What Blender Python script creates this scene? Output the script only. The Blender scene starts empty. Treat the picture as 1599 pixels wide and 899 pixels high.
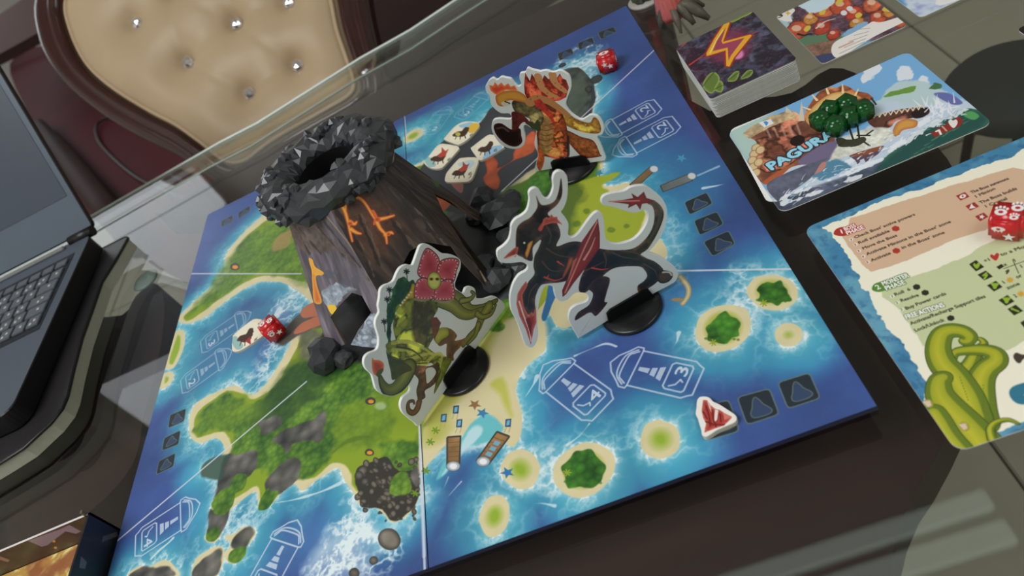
import bpy, bmesh, math, random
import numpy as np
from mathutils import Vector, Matrix

random.seed(5)
scn = bpy.context.scene
COL = scn.collection
# ------------------------------------------------------------------ camera
# camera solved from the four corners of the half-metre square board (top of the board is z = 0)
F_PX = 1161.088
CP = np.array([0.18204497, -0.45348517, 0.348562])
RC = np.array([[0.8999968179601517, -0.13330262079322283, -0.41501342020621335],
               [-0.39061492066321846, -0.6691913362885018, -0.6321415499646243],
               [-0.19345725992288088, 0.7310358176765812, -0.6543400659114984]])
cam = bpy.data.objects.new('camera', bpy.data.cameras.new('camera'))
COL.objects.link(cam)
scn.camera = cam
cam.data.sensor_fit = 'HORIZONTAL'
cam.data.sensor_width = 36.0
cam.data.lens = F_PX / 1599 * 36.0
cam.data.clip_start = 0.01
cam.data.dof.use_dof = True
cam.data.dof.focus_distance = 0.52
cam.data.dof.aperture_fstop = 9.0
m = Matrix.Identity(4)
for i in range(3):
    m[i][0] = RC[0][i]; m[i][1] = -RC[1][i]; m[i][2] = -RC[2][i]; m[i][3] = CP[i]
cam.matrix_world = m
# ------------------------------------------------------------------ world, lights, exposure
w = bpy.data.worlds.new('world'); scn.world = w; w.use_nodes = True
w.node_tree.nodes['Background'].inputs[0].default_value = (0.75, 0.85, 1.0, 1)
w.node_tree.nodes['Background'].inputs[1].default_value = 0.10
vs = scn.view_settings
vs.view_transform = 'Standard'; vs.look = 'None'; vs.gamma = 1.0; vs.use_curve_mapping = False
vs.exposure = 0.06


def area(name, loc, target, sx, sy, power, col):
    l = bpy.data.lights.new(name, 'AREA'); l.shape = 'RECTANGLE'; l.size = sx; l.size_y = sy
    l.energy = power; l.color = col
    o = bpy.data.objects.new(name, l); COL.objects.link(o); o.location = loc
    o.rotation_euler = (Vector(target) - Vector(loc)).to_track_quat('-Z', 'Y').to_euler()
    return o


area('window_daylight', (-2.5, 3.15, 0.97), (0.5, 3.15, 0.97), 2.1, 1.9, 13, (0.86, 0.93, 1.0))
area('ceiling_and_fill_light', (-1.1, -0.7, 1.95), (-1.1, -0.7, 0), 1.2, 1.2, 41, (0.98, 0.985, 1.0))
area('ceiling_and_fill_light', (1.5, -0.9, 1.95), (1.5, -0.9, 0), 1.2, 1.2, 14, (0.98, 0.985, 1.0))  # added weak fill from the right, no fixture known there
G = -0.004          # the glass table top; the board is 4 mm thick
FLOOR = -0.75

# ------------------------------------------------------------------ measuring helpers


def unray(u, v):
    return RC.T @ np.array([(u - 799.5) / F_PX, (v - 449.5) / F_PX, 1.0])


def onz(u, v, z=0.0):
    d = unray(u, v)
    return CP + d * (z - CP[2]) / d[2]


class Plane:
    """A plane with origin O and unit axes U, V: pixel -> metres in the plane."""

    def __init__(s, O, U, V):
        s.O = np.array(O, float); s.U = np.array(U, float); s.U /= np.linalg.norm(s.U)
        V = np.array(V, float); V = V - s.U * (V @ s.U); s.V = V / np.linalg.norm(V)
        s.N = np.cross(s.U, s.V)

    def px(s, u, v):
        d = unray(u, v)
        X = CP + d * (((s.O - CP) @ s.N) / (d @ s.N)) - s.O
        return (X @ s.U, X @ s.V)

    def at(s, a, b, n=0.0):
        return s.O + s.U * a + s.V * b + s.N * n


def T(x0, y0, sc, pts):
    """coordinates read in an enlarged crop -> photo pixels"""
    return [(x0 + a / sc, y0 + b / sc) for a, b in pts]


def spline(P, closed=True, k=6):
    P = np.array(P, float); n = len(P); out = []
    rng = range(n if closed else n - 1)
    for i in rng:
        if closed:
            p0, p1, p2, p3 = P[(i - 1) % n], P[i], P[(i + 1) % n], P[(i + 2) % n]
        else:
            p0, p1, p2, p3 = P[max(i - 1, 0)], P[i], P[i + 1], P[min(i + 2, n - 1)]
        for j in range(k):
            t = j / k
            out.append(0.5 * ((2 * p1) + (-p0 + p2) * t + (2 * p0 - 5 * p1 + 4 * p2 - p3) * t * t + (-p0 + 3 * p1 - 3 * p2 + p3) * t ** 3))
    if not closed: out.append(P[-1])
    return np.array(out)


# ------------------------------------------------------------------ painting flat print into generated images
RS = np.random.RandomState(11)


def upsample(a, h, w):
    ys = np.linspace(0, a.shape[0] - 1.001, h).astype(np.float32); xs = np.linspace(0, a.shape[1] - 1.001, w).astype(np.float32)
    yi = ys.astype(int); xi = xs.astype(int); fy = (ys - yi)[:, None]; fx = (xs - xi)[None, :]
    a0 = a[yi]; a1 = a[yi + 1]
    r = a0 * (1 - fy) + a1 * fy
    return r[:, xi] * (1 - fx) + r[:, xi + 1] * fx


def fbm(h, w, cells, octv=4, gain=0.5, seed=None):
    rs = np.random.RandomState(seed) if seed is not None else RS
    out = np.zeros((h, w), np.float32); amp = 1; tot = 0
    for o in range(octv):
        c = int(cells * 2 ** o)
        ch = max(3, int(c * h / max(h, w)) + 2); cw = max(3, int(c * w / max(h, w)) + 2)
        if ch > h or cw > w: break
        g = rs.rand(ch, cw).astype(np.float32)
        g2 = upsample(g, min(h, ch * 4), min(w, cw * 4))
        for _ in range(2):
            g2 = (g2 + np.roll(g2, 1, 0) + np.roll(g2, -1, 0) + np.roll(g2, 1, 1) + np.roll(g2, -1, 1)) / 5
        out += amp * upsample(g2, h, w); tot += amp; amp *= gain
    out /= tot
    return np.clip((out - 0.5) * 1.9 + 0.5, 0, 1)


def worley(h, w, cells, seed=3):
    rs = np.random.RandomState(seed)
    s = max(h, w) / cells
    gh, gw = int(h / s) + 3, int(w / s) + 3
    jx = rs.rand(gh, gw).astype(np.float32); jy = rs.rand(gh, gw).astype(np.float32)
    st = 2 if max(h, w) > 900 else 1
    yy, xx = np.mgrid[0:h:st, 0:w:st].astype(np.float32)
    cy, cx = (yy / s).astype(int), (xx / s).astype(int)
    d1 = np.full(yy.shape, 9.0, np.float32); idv = np.zeros(yy.shape, np.float32)
    rid = rs.rand(gh, gw).astype(np.float32)
    for dy in (-1, 0, 1):
        for dx in (-1, 0, 1):
            ay, ax = cy + dy + 1, cx + dx + 1
            d = np.hypot(yy / s - (ay - 1 + jy[ay, ax]), xx / s - (ax - 1 + jx[ay, ax]))
            mm = d < d1
            idv = np.where(mm, rid[ay, ax], idv); d1 = np.where(mm, d, d1)
    if st > 1: return upsample(d1, h, w), upsample(idv, h, w)
    return d1, idv


def hexc(c):
    return np.array(c, np.float32) / 255.0


class Cv:
    """A picture printed on a plane; all drawing is given as pixels read off the photograph's print."""

    def __init__(s, plane, bounds, ppm, base=(255, 255, 255), seed=1):
        s.pl = plane; s.u0, s.v0, s.u1, s.v1 = bounds; s.ppm = ppm
        s.w = int((s.u1 - s.u0) * ppm); s.h = int((s.v1 - s.v0) * ppm)
        s.a = np.ones((s.h, s.w, 3), np.float32) * hexc(base)
        s.n1 = fbm(s.h, s.w, 14, 4, seed=seed); s.n2 = fbm(s.h, s.w, 60, 3, seed=seed + 50)
        s.wx = fbm(s.h, s.w, 30, 3, seed=seed + 90) - 0.5

    def uv(s, pts, local=False):
        if not local: pts = [s.pl.px(*q) for q in pts]
        P = np.array(pts, float)
        return (P - [s.u0, s.v0]) * s.ppm

    def grid(s, P, pad, cost):
        x0 = int(max(0, P[:, 0].min() - pad)); x1 = int(min(s.w, P[:, 0].max() + pad + 2))
        y0 = int(max(0, P[:, 1].min() - pad)); y1 = int(min(s.h, P[:, 1].max() + pad + 2))
        if x1 - x0 < 2 or y1 - y0 < 2: return None
        st = 1
        while (x1 - x0) * (y1 - y0) * cost / st / st > 2.5e7: st += 1
        nx = max(2, (x1 - x0) // st + 1); ny = max(2, (y1 - y0) // st + 1)
        xs = np.linspace(x0, x1 - 1, nx).astype(np.float32); ys = np.linspace(y0, y1 - 1, ny).astype(np.float32)
        return (slice(y0, y1), slice(x0, x1)), xs[None, :], ys[:, None], (y1 - y0, x1 - x0), st

    def fin(s, d, hw, st):
        return upsample(d, *hw) if (st > 1 or d.shape != hw) else d

    def sd(s, pts, smooth=True, pad=4, local=False, k=5):
        """signed distance (texels, negative inside) to a polygon"""
        if smooth: pts = spline(pts, True, k)
        P = s.uv(pts, local); g = s.grid(P, pad, len(P))
        if g is None: return None
        sl, X, Y, hw, st = g
        d2 = np.full((Y.shape[0], X.shape[1]), 1e12, np.float32); ins = np.zeros(d2.shape, bool)
        Q = np.roll(P, -1, 0)
        for (ax, ay), (bx, by) in zip(P, Q):
            ex, ey = bx - ax, by - ay; L = ex * ex + ey * ey
            if L < 1e-9: continue
            t = np.clip(((X - ax) * ex + (Y - ay) * ey) / L, 0, 1)
            d2 = np.minimum(d2, (X - ax - t * ex) ** 2 + (Y - ay - t * ey) ** 2)
            if ay != by:
                c = ((ay > Y) != (by > Y)) & (X < (bx - ax) * (Y - ay) / (by - ay) + ax)
                ins ^= c
        d = np.sqrt(d2) * np.where(ins, -1, 1)
        return sl, s.fin(d, hw, st)

    def sl(s, pts, smooth=True, pad=4, local=False, w0=1.0, w1=None, k=5):
        """distance to a polyline whose half width (metres) runs from w0 to w1"""
        if smooth and len(pts) > 2: pts = spline(pts, False, k)
        P = s.uv(pts, local); w1 = w0 if w1 is None else w1
        g = s.grid(P, pad + max(w0, w1) * s.ppm, len(P))
        if g is None: return None
        sl, X, Y, hw, st = g
        n = len(P); dm = np.full((Y.shape[0], X.shape[1]), 1e6, np.float32)
        for i in range(n - 1):
            (ax, ay), (bx, by) = P[i], P[i + 1]
            ex, ey = bx - ax, by - ay; L = ex * ex + ey * ey + 1e-9
            t = np.clip(((X - ax) * ex + (Y - ay) * ey) / L, 0, 1)
            r = (w0 + (w1 - w0) * (i + t) / (n - 1)) * s.ppm
            dm = np.minimum(dm, np.hypot(X - ax - t * ex, Y - ay - t * ey) - r)
        return sl, s.fin(dm, hw, st)

    def blend(s, sl, al, col):
        col = hexc(col) if not isinstance(col, np.ndarray) else col
        al = al[..., None]
        s.a[sl] = s.a[sl] * (1 - al) + col * al

    def poly(s, pts, col, a=1.0, soft=1.0, warp=0.0, smooth=True, shade=None, local=False, grow=0.0, noise=0.0, vein=0.0):
        """fill; warp (metres) roughens the edge; shade=(colour, metres) paints a softer rim inside the edge"""
        r = s.sd(pts, smooth, pad=soft + warp * s.ppm + grow * s.ppm + 3, local=local)
        if r is None: return
        sl, d = r; d = d - grow * s.ppm
        if warp: d = d + (s.wx[sl] * 2 + (s.n2[sl] - .5)) * warp * s.ppm
        al = np.clip(0.5 - d / max(soft, .8), 0, 1) * a
        c = np.ones(s.a[sl].shape, np.float32) * hexc(col)
        if shade:
            k = np.clip(1 + d / (shade[1] * s.ppm), 0, 1)[..., None] ** 1.3
            c = c * (1 - k) + hexc(shade[0]) * k
        if vein:
            rg = np.clip(1 - np.abs(2 * s.n1[sl] - 1) * 5, 0, 1)[..., None]; hi_ = np.clip((s.n1[sl] - .56) * 5, 0, 1)[..., None]
            c = c * (1 - vein * .75 * rg); c = c + (np.minimum(c * 1.9 + .03, 1) - c) * hi_ * min(1, vein * 1.3)
        if noise: c = np.clip(c * (1 + noise * (s.n2[sl] - .5)[..., None] * 2 + noise * (s.n1[sl] - .5)[..., None] * 2), 0, 1)
        s.blend(sl, al, c)

    def line(s, pts, w0, col, w1=None, a=1.0, soft=1.0, smooth=True, local=False, hi=None, warp=0):
        r = s.sl(pts, smooth, pad=soft + 3, local=local, w0=w0, w1=w1)
        if r is None: return
        sl, d = r
        if warp: d = d + s.wx[sl] * 2 * warp * s.ppm
        al = np.clip(0.5 - d / max(soft, .8), 0, 1) * a
        c = np.ones(s.a[sl].shape, np.float32) * hexc(col)
        if hi:
            k = np.clip(-d / (max(w0, w1 or 0) * s.ppm), 0, 1)[..., None]
            c = c * (1 - k) + hexc(hi) * k
        s.blend(sl, al, c)

    def ell(s, c, rx, ry, col, rot=0.0, **kw):
        t = np.linspace(0, 2 * math.pi, 22)[:-1]; cr, sr = math.cos(rot), math.sin(rot)
        pts = [(c[0] + rx * math.cos(q) * cr - ry * math.sin(q) * sr, c[1] + rx * math.cos(q) * sr + ry * math.sin(q) * cr) for q in t]
        s.poly(pts, col, **kw)

    def tris(s, tri, col):
        """fill small triangles given in texels (text), with 3x3 supersampling"""
        col = hexc(col)
        for A in tri:
            x0 = int(max(0, A[:, 0].min())); x1 = int(min(s.w, A[:, 0].max() + 2)); y0 = int(max(0, A[:, 1].min())); y1 = int(min(s.h, A[:, 1].max() + 2))
            if x1 <= x0 or y1 <= y0: continue
            X = x0 + (np.arange((x1 - x0) * 3) + .5)[None, :] / 3; Y = y0 + (np.arange((y1 - y0) * 3) + .5)[:, None] / 3
            ok = None; (ax, ay), (bx, by), (cx, cy) = A
            e1 = (bx - ax) * (Y - ay) - (by - ay) * (X - ax); e2 = (cx - bx) * (Y - by) - (cy - by) * (X - bx); e3 = (ax - cx) * (Y - cy) - (ay - cy) * (X - cx)
            ok = ((e1 >= 0) & (e2 >= 0) & (e3 >= 0)) | ((e1 <= 0) & (e2 <= 0) & (e3 <= 0))
            al = ok.reshape(y1 - y0, 3, x1 - x0, 3).mean((1, 3))[..., None].astype(np.float32)
            s.a[y0:y1, x0:x1] = s.a[y0:y1, x0:x1] * (1 - al) + col * al

    def text(s, txt, p0, p1, hgt, col, bold=0.0, rim=None, local=False, mirror=False):
        """text from baseline pixel p0 towards baseline pixel p1 (stretched to fit); hgt = capital height in metres"""
        tri, wd = glyphs(txt)
        P = s.uv([p0, p1], local); ax = P[1] - P[0]; L = np.hypot(*ax); ux = ax / L; vy = np.array([-ux[1], ux[0]])
        sx = L / wd; sy = hgt * s.ppm / 0.70

        def mp(dx, dy):
            q = tri.reshape(-1, 2)
            return (P[0] + np.outer(q[:, 0] * sx + dx, ux) + np.outer(q[:, 1] * sy + dy, vy)).reshape(-1, 3, 2)
        if rim:
            rr = rim[1] * s.ppm
            for k in range(8): s.tris(mp(rr * math.cos(k * .785), rr * math.sin(k * .785)), rim[0])
        if bold:
            b = bold * s.ppm
            for dx, dy in ((b, 0), (-b, 0), (0, b), (0, -b)): s.tris(mp(dx, dy), col)
        s.tris(mp(0, 0), col)

    def image(s, name):
        im = bpy.data.images.new(name, s.w, s.h, alpha=False)
        b = np.ones((s.h, s.w, 4), np.float32); b[..., :3] = np.clip(s.a * .86 + s.a.mean(2, keepdims=True) * .12 + .012, 0, 1)
        im.pixels.foreach_set(b.ravel()); im.update(); im.pack()
        return im


_gl = {}


def glyphs(txt):
    if txt in _gl: return _gl[txt]
    c = bpy.data.curves.new('t', 'FONT'); c.body = txt; c.resolution_u = 2
    o = bpy.data.objects.new('t', c); COL.objects.link(o)
    me = o.to_mesh(); me.calc_loop_triangles()
    v = np.array([q.co[:2] for q in me.vertices]); t = np.array([list(q.vertices) for q in me.loop_triangles])
    tri = v[t]; wd = v[:, 0].max()
    o.to_mesh_clear(); bpy.data.objects.remove(o); bpy.data.curves.remove(c)
    _gl[txt] = (tri, wd)
    return _gl[txt]

# ------------------------------------------------------------------ the board's print
PB = Plane((0, 0, 0), (1, 0, 0), (0, 1, 0))
DEEP, MID, TURQ, FOAM, SAND = (52, 80, 150), (44, 102, 166), (58, 170, 196), (224, 240, 244), (222, 210, 158)
ISLAND = [(440, 322), (400, 345), (372, 372), (353, 398), (349, 420), (330, 448), (302, 472), (279, 496), (290, 505), (318, 496), (345, 476), (380, 452),
          (410, 440), (448, 444), (476, 462), (488, 480), (470, 500), (449, 545), (432, 575), (413, 601), (392, 617), (371, 603), (349, 607), (320, 620), (301, 636), (295, 660),
          (299, 684), (315, 692), (333, 685), (344, 689), (350, 703), (340, 716), (318, 724), (315, 743), (342, 750), (335, 782),
          (328, 795), (332, 806), (324, 824), (319, 844), (337, 846), (349, 824), (359, 797), (372, 786), (383, 777), (400, 768), (403, 792), (419, 792), (437, 772), (459, 755),
          (471, 766), (490, 753), (509, 741), (527, 730), (538, 748), (552, 769), (561, 788), (586, 794), (602, 808), (614, 817), (636, 806), (652, 781), (657, 736), (678, 716),
          (698, 692), (721, 678), (741, 655), (761, 646), (779, 658), (785, 669), (787, 687), (799, 698), (811, 684), (815, 658), (813, 637), (806, 612), (812, 585), (830, 564), (843, 555), (853, 540),
          (846, 505), (857, 491), (868, 508), (888, 512), (915, 490), (960, 470), (1010, 430), (1026, 412), (1042, 398), (1036, 378), (1018, 360), (1012, 338), (990, 300), (1000, 290), (975, 286),
          (953, 292), (930, 282), (942, 258), (930, 230), (922, 200), (928, 160), (925, 130), (905, 105), (885, 112), (850, 130), (800, 155), (765, 173), (747, 193), (720, 205), (696, 220), (662, 252), (560, 285)]


def ellpts(cx_, cy_, rx, ry, rot=0, n=16, wob=0, seed=0):
    r_ = random.Random(seed)
    o = []
    for i in range(n):
        q = 2 * math.pi * i / n; f = 1 + wob * (r_.random() - .5)
        a, b = rx * f * math.cos(q), ry * f * math.sin(q)
        o.append((cx_ + a * math.cos(rot) - b * math.sin(rot), cy_ + a * math.sin(rot) + b * math.cos(rot)))
    return o


ISLETS = [(912, 734, 49, 40, -.5, 'f'), (1031, 686, 31, 30, 0, 'd'), (812, 733, 29, 31, -.6, 'd'), (772, 806, 24, 33, .3, 'd'), (1129, 512, 45, 37, -.3, 'f'),
          (1206, 456, 39, 28, .1, 'f'), (1231, 523, 21, 18, 0, 's'), (645, 212, 18, 8, -.5, 'd')]
EDGE_ISLES = [T(240, 320, 3.746, [(130, 740), (175, 738), (185, 780), (172, 850), (120, 950), (60, 950), (90, 830)]), T(200, 540, 3.746, [(182, 245), (198, 172), (240, 150), (266, 160), (262, 195), (225, 240)]),
              T(160, 700, 4.52, [(880, 800), (860, 740), (900, 680), (860, 620), (930, 600), (990, 556), (1060, 556), (1076, 620), (1010, 700), (1000, 760), (930, 815)]),
              T(160, 700, 4.52, [(640, 905), (650, 790), (720, 730), (800, 690), (850, 700), (862, 770), (830, 860), (790, 905)]),
              T(160, 700, 4.52, [(190, 905), (240, 840), (300, 840), (350, 830), (420, 790), (480, 800), (520, 850), (520, 905)])]


def board_print():
    cv = Cv(PB, (-.25, -.25, .25, .25), 4200, DEEP, seed=4)
    h, w_ = cv.h, cv.w
    full = (slice(0, h), slice(0, w_))
    rid = np.clip(1 - np.abs(2 * fbm(h, w_, 26, 5, .6, seed=77) - 1) * 3.2, 0, 1) ** 2
    rid2 = np.clip(1 - np.abs(2 * fbm(h, w_, 60, 4, .6, seed=78) - 1) * 2.6, 0, 1) ** 2
    big = fbm(h, w_, 5, 3, seed=79)
    # distance to any shore, in metres
    D = np.full((h, w_), 0.5, np.float32)
    shapes = [(ISLAND, 1)] + [(ellpts(*q[:5], wob=.08, seed=i), 0) for i, q in enumerate(ISLETS)] + [(e, 0) for e in EDGE_ISLES]
    for P, main in shapes:
        sl, d = cv.sd(P, True, pad=0.09 * cv.ppm, k=4)
        D[sl] = np.minimum(D[sl], d / cv.ppm)
    Dw = D + (cv.wx * 1.2) * 0.004
    # water
    t = np.clip(Dw * (0.75 + big) / 0.042, 0, 1)[..., None]
    t = np.clip(t - (big[..., None] - .5) * .25, 0, 1)
    c = hexc(TURQ) * (1 - t) + hexc(MID) * t
    t2 = np.clip((t - .45) / .5, 0, 1); c = c * (1 - t2) + hexc(DEEP) * t2
    c = c * (1 + .10 * (cv.n1[..., None] - .5) * 2)
    cv.a[:] = c
    # lighter water that crosses the open sea, as printed
    for pts, col, al, so in (([(980, 600), (1000, 640), (950, 700), (900, 690), (860, 720), (740, 780), (720, 740), (800, 640), (850, 620)], (50, 150, 190), .35, 60),
                             ([(1060, 230), (1130, 280), (1080, 370), (1000, 340), (940, 270), (960, 220)], (44, 150, 190), .5, 60),
                             ([(1010, 440), (1100, 400), (1190, 470), (1240, 560), (1120, 590), (1040, 520)], (50, 150, 190), .35, 50),
                             ([(430, 470), (400, 560), (330, 600), (270, 620), (270, 560), (340, 500)], (70, 170, 190), .5, 40),
                             ([(640, 200), (760, 140), (830, 130), (800, 190), (690, 240)], (50, 170, 190), .7, 40),
                             ([(480, 800), (560, 800), (560, 880), (470, 899), (420, 870)], (70, 150, 200), .4, 50)):
        cv.poly(pts, col, a=al, soft=so * 2.2, warp=.006)
    cv.blend(full, rid * .06 * np.clip(1 - D / .10, 0.15, 1), (110, 200, 220))
    # surf
    f = np.exp(-np.clip(Dw, 0, 1) / 0.0026) * (0.3 + 0.8 * rid2 + .3 * cv.n2)
    f = np.maximum(f, rid * np.exp(-np.clip(Dw - .001, 0, 1) / 0.007) * .7)
    cv.blend(full, np.clip(f, 0, 1) * (D > -.001), FOAM)
    for pts, al in (([(470, 899), (500, 850), (545, 790), (575, 790), (605, 825), (640, 815), (652, 800), (640, 850), (610, 885), (570, 905)], 1.0),
                    ([(660, 740), (700, 700), (690, 760), (665, 800), (645, 840), (600, 899), (590, 860), (640, 810)], .9),
                    ([(740, 660), (775, 640), (775, 690), (720, 700), (690, 730), (700, 690)], .9),
                    ([(840, 720), (870, 715), (868, 770), (845, 770)], .9), ([(730, 655), (790, 660), (800, 700), (770, 710)], .5),
                    ([(430, 470), (470, 470), (455, 520), (420, 590), (390, 600), (410, 550)], .9), ([(350, 600), (375, 590), (420, 590), (400, 612), (372, 604)], .8),
                    ([(1140, 415), (1220, 412), (1200, 430), (1150, 428)], .8), ([(1085, 480), (1180, 440), (1175, 490), (1120, 478)], .7),
                    ([(1040, 330), (1068, 380), (1060, 440), (1035, 400)], .6),
                    ([(870, 95), (930, 60), (950, 100), (925, 150), (915, 210), (900, 150)], .95),
                    ([(345, 790), (375, 780), (430, 790), (380, 830), (352, 850)], .7), ([(300, 690), (340, 700), (350, 760), (325, 760), (330, 720)], .6),
                    ([(205, 880), (250, 862), (290, 860), (300, 880), (345, 860), (350, 899), (200, 899)], .6), ([(695, 640), (720, 700), (690, 760), (660, 770), (675, 735)], .5)):
        r = cv.sd(pts, True, pad=60)
        if r is None: continue
        sl, d = r
        k = np.clip(.5 - (d + cv.wx[sl] * 60) / 50, 0, 1)
        k = k * al * np.clip(rid2[sl] * .8 + rid[sl] * .6 + (cv.n1[sl] - .45) * 1.2, 0, 1) * (D[sl] > -.0005)
        cv.blend(sl, np.clip(k, 0, 1), FOAM)
    # drawn wave crests
    for pts in ([(897, 556), (920, 546), (945, 537), (962, 541)], [(820, 620), (833, 600), (838, 588)], [(885, 695), (905, 680), (920, 662)], [(1048, 545), (1056, 535), (1060, 520)],
                [(677, 805), (700, 775), (720, 752)], [(689, 772), (700, 745)], [(430, 785), (460, 780), (500, 768), (530, 755)], [(822, 788), (845, 786), (866, 790)],
                [(236, 872), (250, 858), (262, 848), (270, 840)], [(1140, 285), (1120, 290), (1098, 294)], [(828, 552), (815, 575), (818, 590)]):
        cv.line(pts, .0004, FOAM, w1=.0011, a=.75, soft=3, warp=.0012)
    # land: sand, then grass, forest, rock
    al = np.clip(.5 - (D + cv.wx * .0012) * cv.ppm / 2, 0, 1)
    cv.blend(full, al, hexc(SAND) * (1 + .05 * (cv.n2[..., None] - .5)))
    wd, wid = worley(h, w_, 110, 5); wd2, wid2 = worley(h, w_, 46, 6)

    def forest(sl, k, dark=(34, 82, 26), lite=(126, 172, 44)):
        s_ = np.clip(1.05 - wd[sl] * 1.1, 0, 1) * .42 + cv.n1[sl] * .32 + (cv.n2[sl] - .5) * .5 + wid[sl] * .22
        c = hexc(dark) + (hexc(lite) - hexc(dark)) * np.clip(s_, 0, 1)[..., None]
        cv.blend(sl, k, c)

    def rock(sl, k, dark=(40, 42, 42), lite=(150, 146, 134)):
        s_ = np.clip(1.0 - wd2[sl] * 1.1, 0, 1) * .5 + cv.n2[sl] * .4
        c = hexc(dark) + (hexc(lite) - hexc(dark)) * np.clip(s_, 0, 1)[..., None]
        cv.blend(sl, k, c)

    def zone(pts, kind, soft=5, warp=.003, smooth=True, al=1.0, **kw):
        r = cv.sd(pts, smooth, pad=soft * 2 + warp * cv.ppm * 2)
        if r is None: return
        sl, d = r
        d = d + (cv.wx[sl] * 1.6 + (cv.n2[sl] - .5)) * warp * cv.ppm
        k = np.clip(.5 - d / soft, 0, 1) * al
        if kind == 'f': forest(sl, k, **kw)
        elif kind == 'r': rock(sl, k, **kw)
        else: cv.blend(sl, k, kind)
    GR = (160, 176, 34); GR2 = (140, 168, 30); FD = (30, 68, 30)
    # ground around and under the volcano
    zone([(640, 262), (560, 290), (450, 330), (560, 500), (640, 600), (760, 540), (850, 470), (900, 420), (930, 282), (925, 220), (784, 298), (700, 260)], (86, 130, 36), soft=10, warp=.003)
    # whole green interior first
    zone([(450, 330), (405, 352), (378, 378), (362, 402), (358, 420), (340, 450), (310, 476), (288, 494), (300, 498), (340, 468), (378, 444), (410, 432), (450, 434), (490, 446), (560, 500), (600, 560), (560, 330)], GR2, soft=6, warp=.0015)
    zone([(500, 500), (460, 550), (440, 588), (418, 612), (392, 622), (371, 612), (350, 614), (326, 628), (309, 644), (303, 662), (307, 680), (320, 682), (345, 675), (358, 690), (362, 705),
          (345, 725), (350, 750), (345, 785), (372, 775), (400, 760), (408, 785), (437, 760), (455, 740), (490, 745), (520, 722), (545, 735), (560, 770), (600, 790), (640, 790), (650, 740), (660, 700), (700, 650), (760, 560), (780, 500), (700, 450)], GR2, soft=6, warp=.002)
    zone([(780, 330), (960, 270), (940, 290), (950, 300), (1000, 325), (1005, 345), (960, 400), (900, 420), (850, 470), (800, 520), (770, 520), (740, 470)], GR, soft=8, warp=.002)
    # forests
    zone([(352, 410), (400, 360), (450, 340), (520, 380), (520, 440), (440, 430), (400, 428), (345, 462), (296, 490), (330, 450)], 'f', soft=40, warp=.006, al=.75)
    zone([(480, 560), (440, 595), (410, 622), (380, 628), (350, 620), (318, 640), (310, 665), (316, 680), (345, 672), (362, 688), (366, 712), (355, 735), (420, 740), (440, 740), (480, 740), (510, 720), (515, 690), (530, 640), (600, 600), (600, 560)], 'f', soft=18, warp=.006)
    zone([(470, 560), (430, 600), (400, 640), (430, 660), (520, 590), (560, 560)], FD, soft=50, warp=.008, al=.65)
    zone([(515, 690), (530, 640), (580, 600), (620, 620), (600, 690), (560, 700)], 'f', soft=40, warp=.008, al=.45, lite=(120, 170, 40))
    zone([(395, 620), (350, 632), (325, 650), (330, 672), (370, 664), (410, 645)], GR2, soft=45, warp=.006, al=.4)
    zone([(770, 560), (800, 470), (790, 420), (785, 370), (800, 320), (840, 270), (870, 262), (880, 290), (840, 330), (850, 380), (820, 470)], 'f', soft=14, warp=.004, dark=(34, 90, 26), lite=(110, 180, 50))
    zone([(860, 290), (910, 290), (900, 330), (880, 380), (840, 350)], FD, soft=30, warp=.006, al=.6)
    for q in ((905, 300), (915, 330), (955, 360), (978, 352), (900, 350), (870, 400), (930, 340)): cv.ell(q, 5, 4, (70, 110, 24), soft=5, warp=.002, a=.6)
    zone([(785, 420), (800, 470), (780, 520), (760, 560), (720, 600), (740, 520), (740, 460)], 'f', soft=10, warp=.003)
    zone([(640, 620), (655, 700), (650, 735), (690, 700), (700, 690), (680, 640)], 'f', soft=20, warp=.004, al=.5)
    zone([(590, 690), (640, 690), (655, 735), (620, 735), (600, 730)], 'f', soft=14, warp=.004)
    # dry slopes and trails
    cv.line([(520, 706), (545, 688), (575, 682)], .0006, (86, 120, 24), w1=.0016, a=.7, soft=5, warp=.002)
    zone([(430, 372), (455, 360), (450, 385), (425, 392)], (176, 140, 80), soft=12, warp=.002, al=.8)
    # rocky ground
    for P in (T(400, 620, 3.222, [(110, 190), (200, 150), (290, 110), (340, 80), (350, 130), (320, 210), (270, 210), (200, 220), (120, 230)]),
              T(400, 620, 3.222, [(20, 130), (90, 110), (110, 140), (60, 170)]), T(400, 620, 3.222, [(60, 240), (130, 190), (155, 230), (120, 290), (70, 290)]),
              T(400, 620, 3.222, [(40, 440), (90, 370), (150, 330), (215, 320), (200, 390), (140, 460), (110, 490), (60, 480)]),
              T(200, 540, 3.746, [(560, 660), (640, 640), (730, 600), (760, 640), (740, 740), (640, 800), (560, 860), (500, 899), (520, 830)]),
              T(200, 540, 3.746, [(790, 460), (830, 420), (880, 430), (860, 480), (800, 500)]), T(200, 540, 3.746, [(860, 560), (920, 530), (935, 600), (880, 640)]),
              T(200, 540, 3.746, [(840, 780), (930, 700), (980, 680), (980, 780), (880, 850)]),
              T(160, 700, 4.52, [(760, 430), (830, 470), (880, 440), (860, 520), (800, 640), (730, 660), (730, 590)]),
              T(160, 700, 4.52, [(900, 690), (940, 610), (1040, 560), (1070, 610), (1010, 690), (960, 720)]),
              T(160, 700, 4.52, [(650, 905), (690, 800), (800, 710), (850, 720), (850, 790), (790, 905)]),
              T(160, 700, 4.52, [(200, 905), (260, 860), (340, 850), (480, 830), (500, 905)])):
        zone(P, 'r', soft=7, warp=.003)
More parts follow.
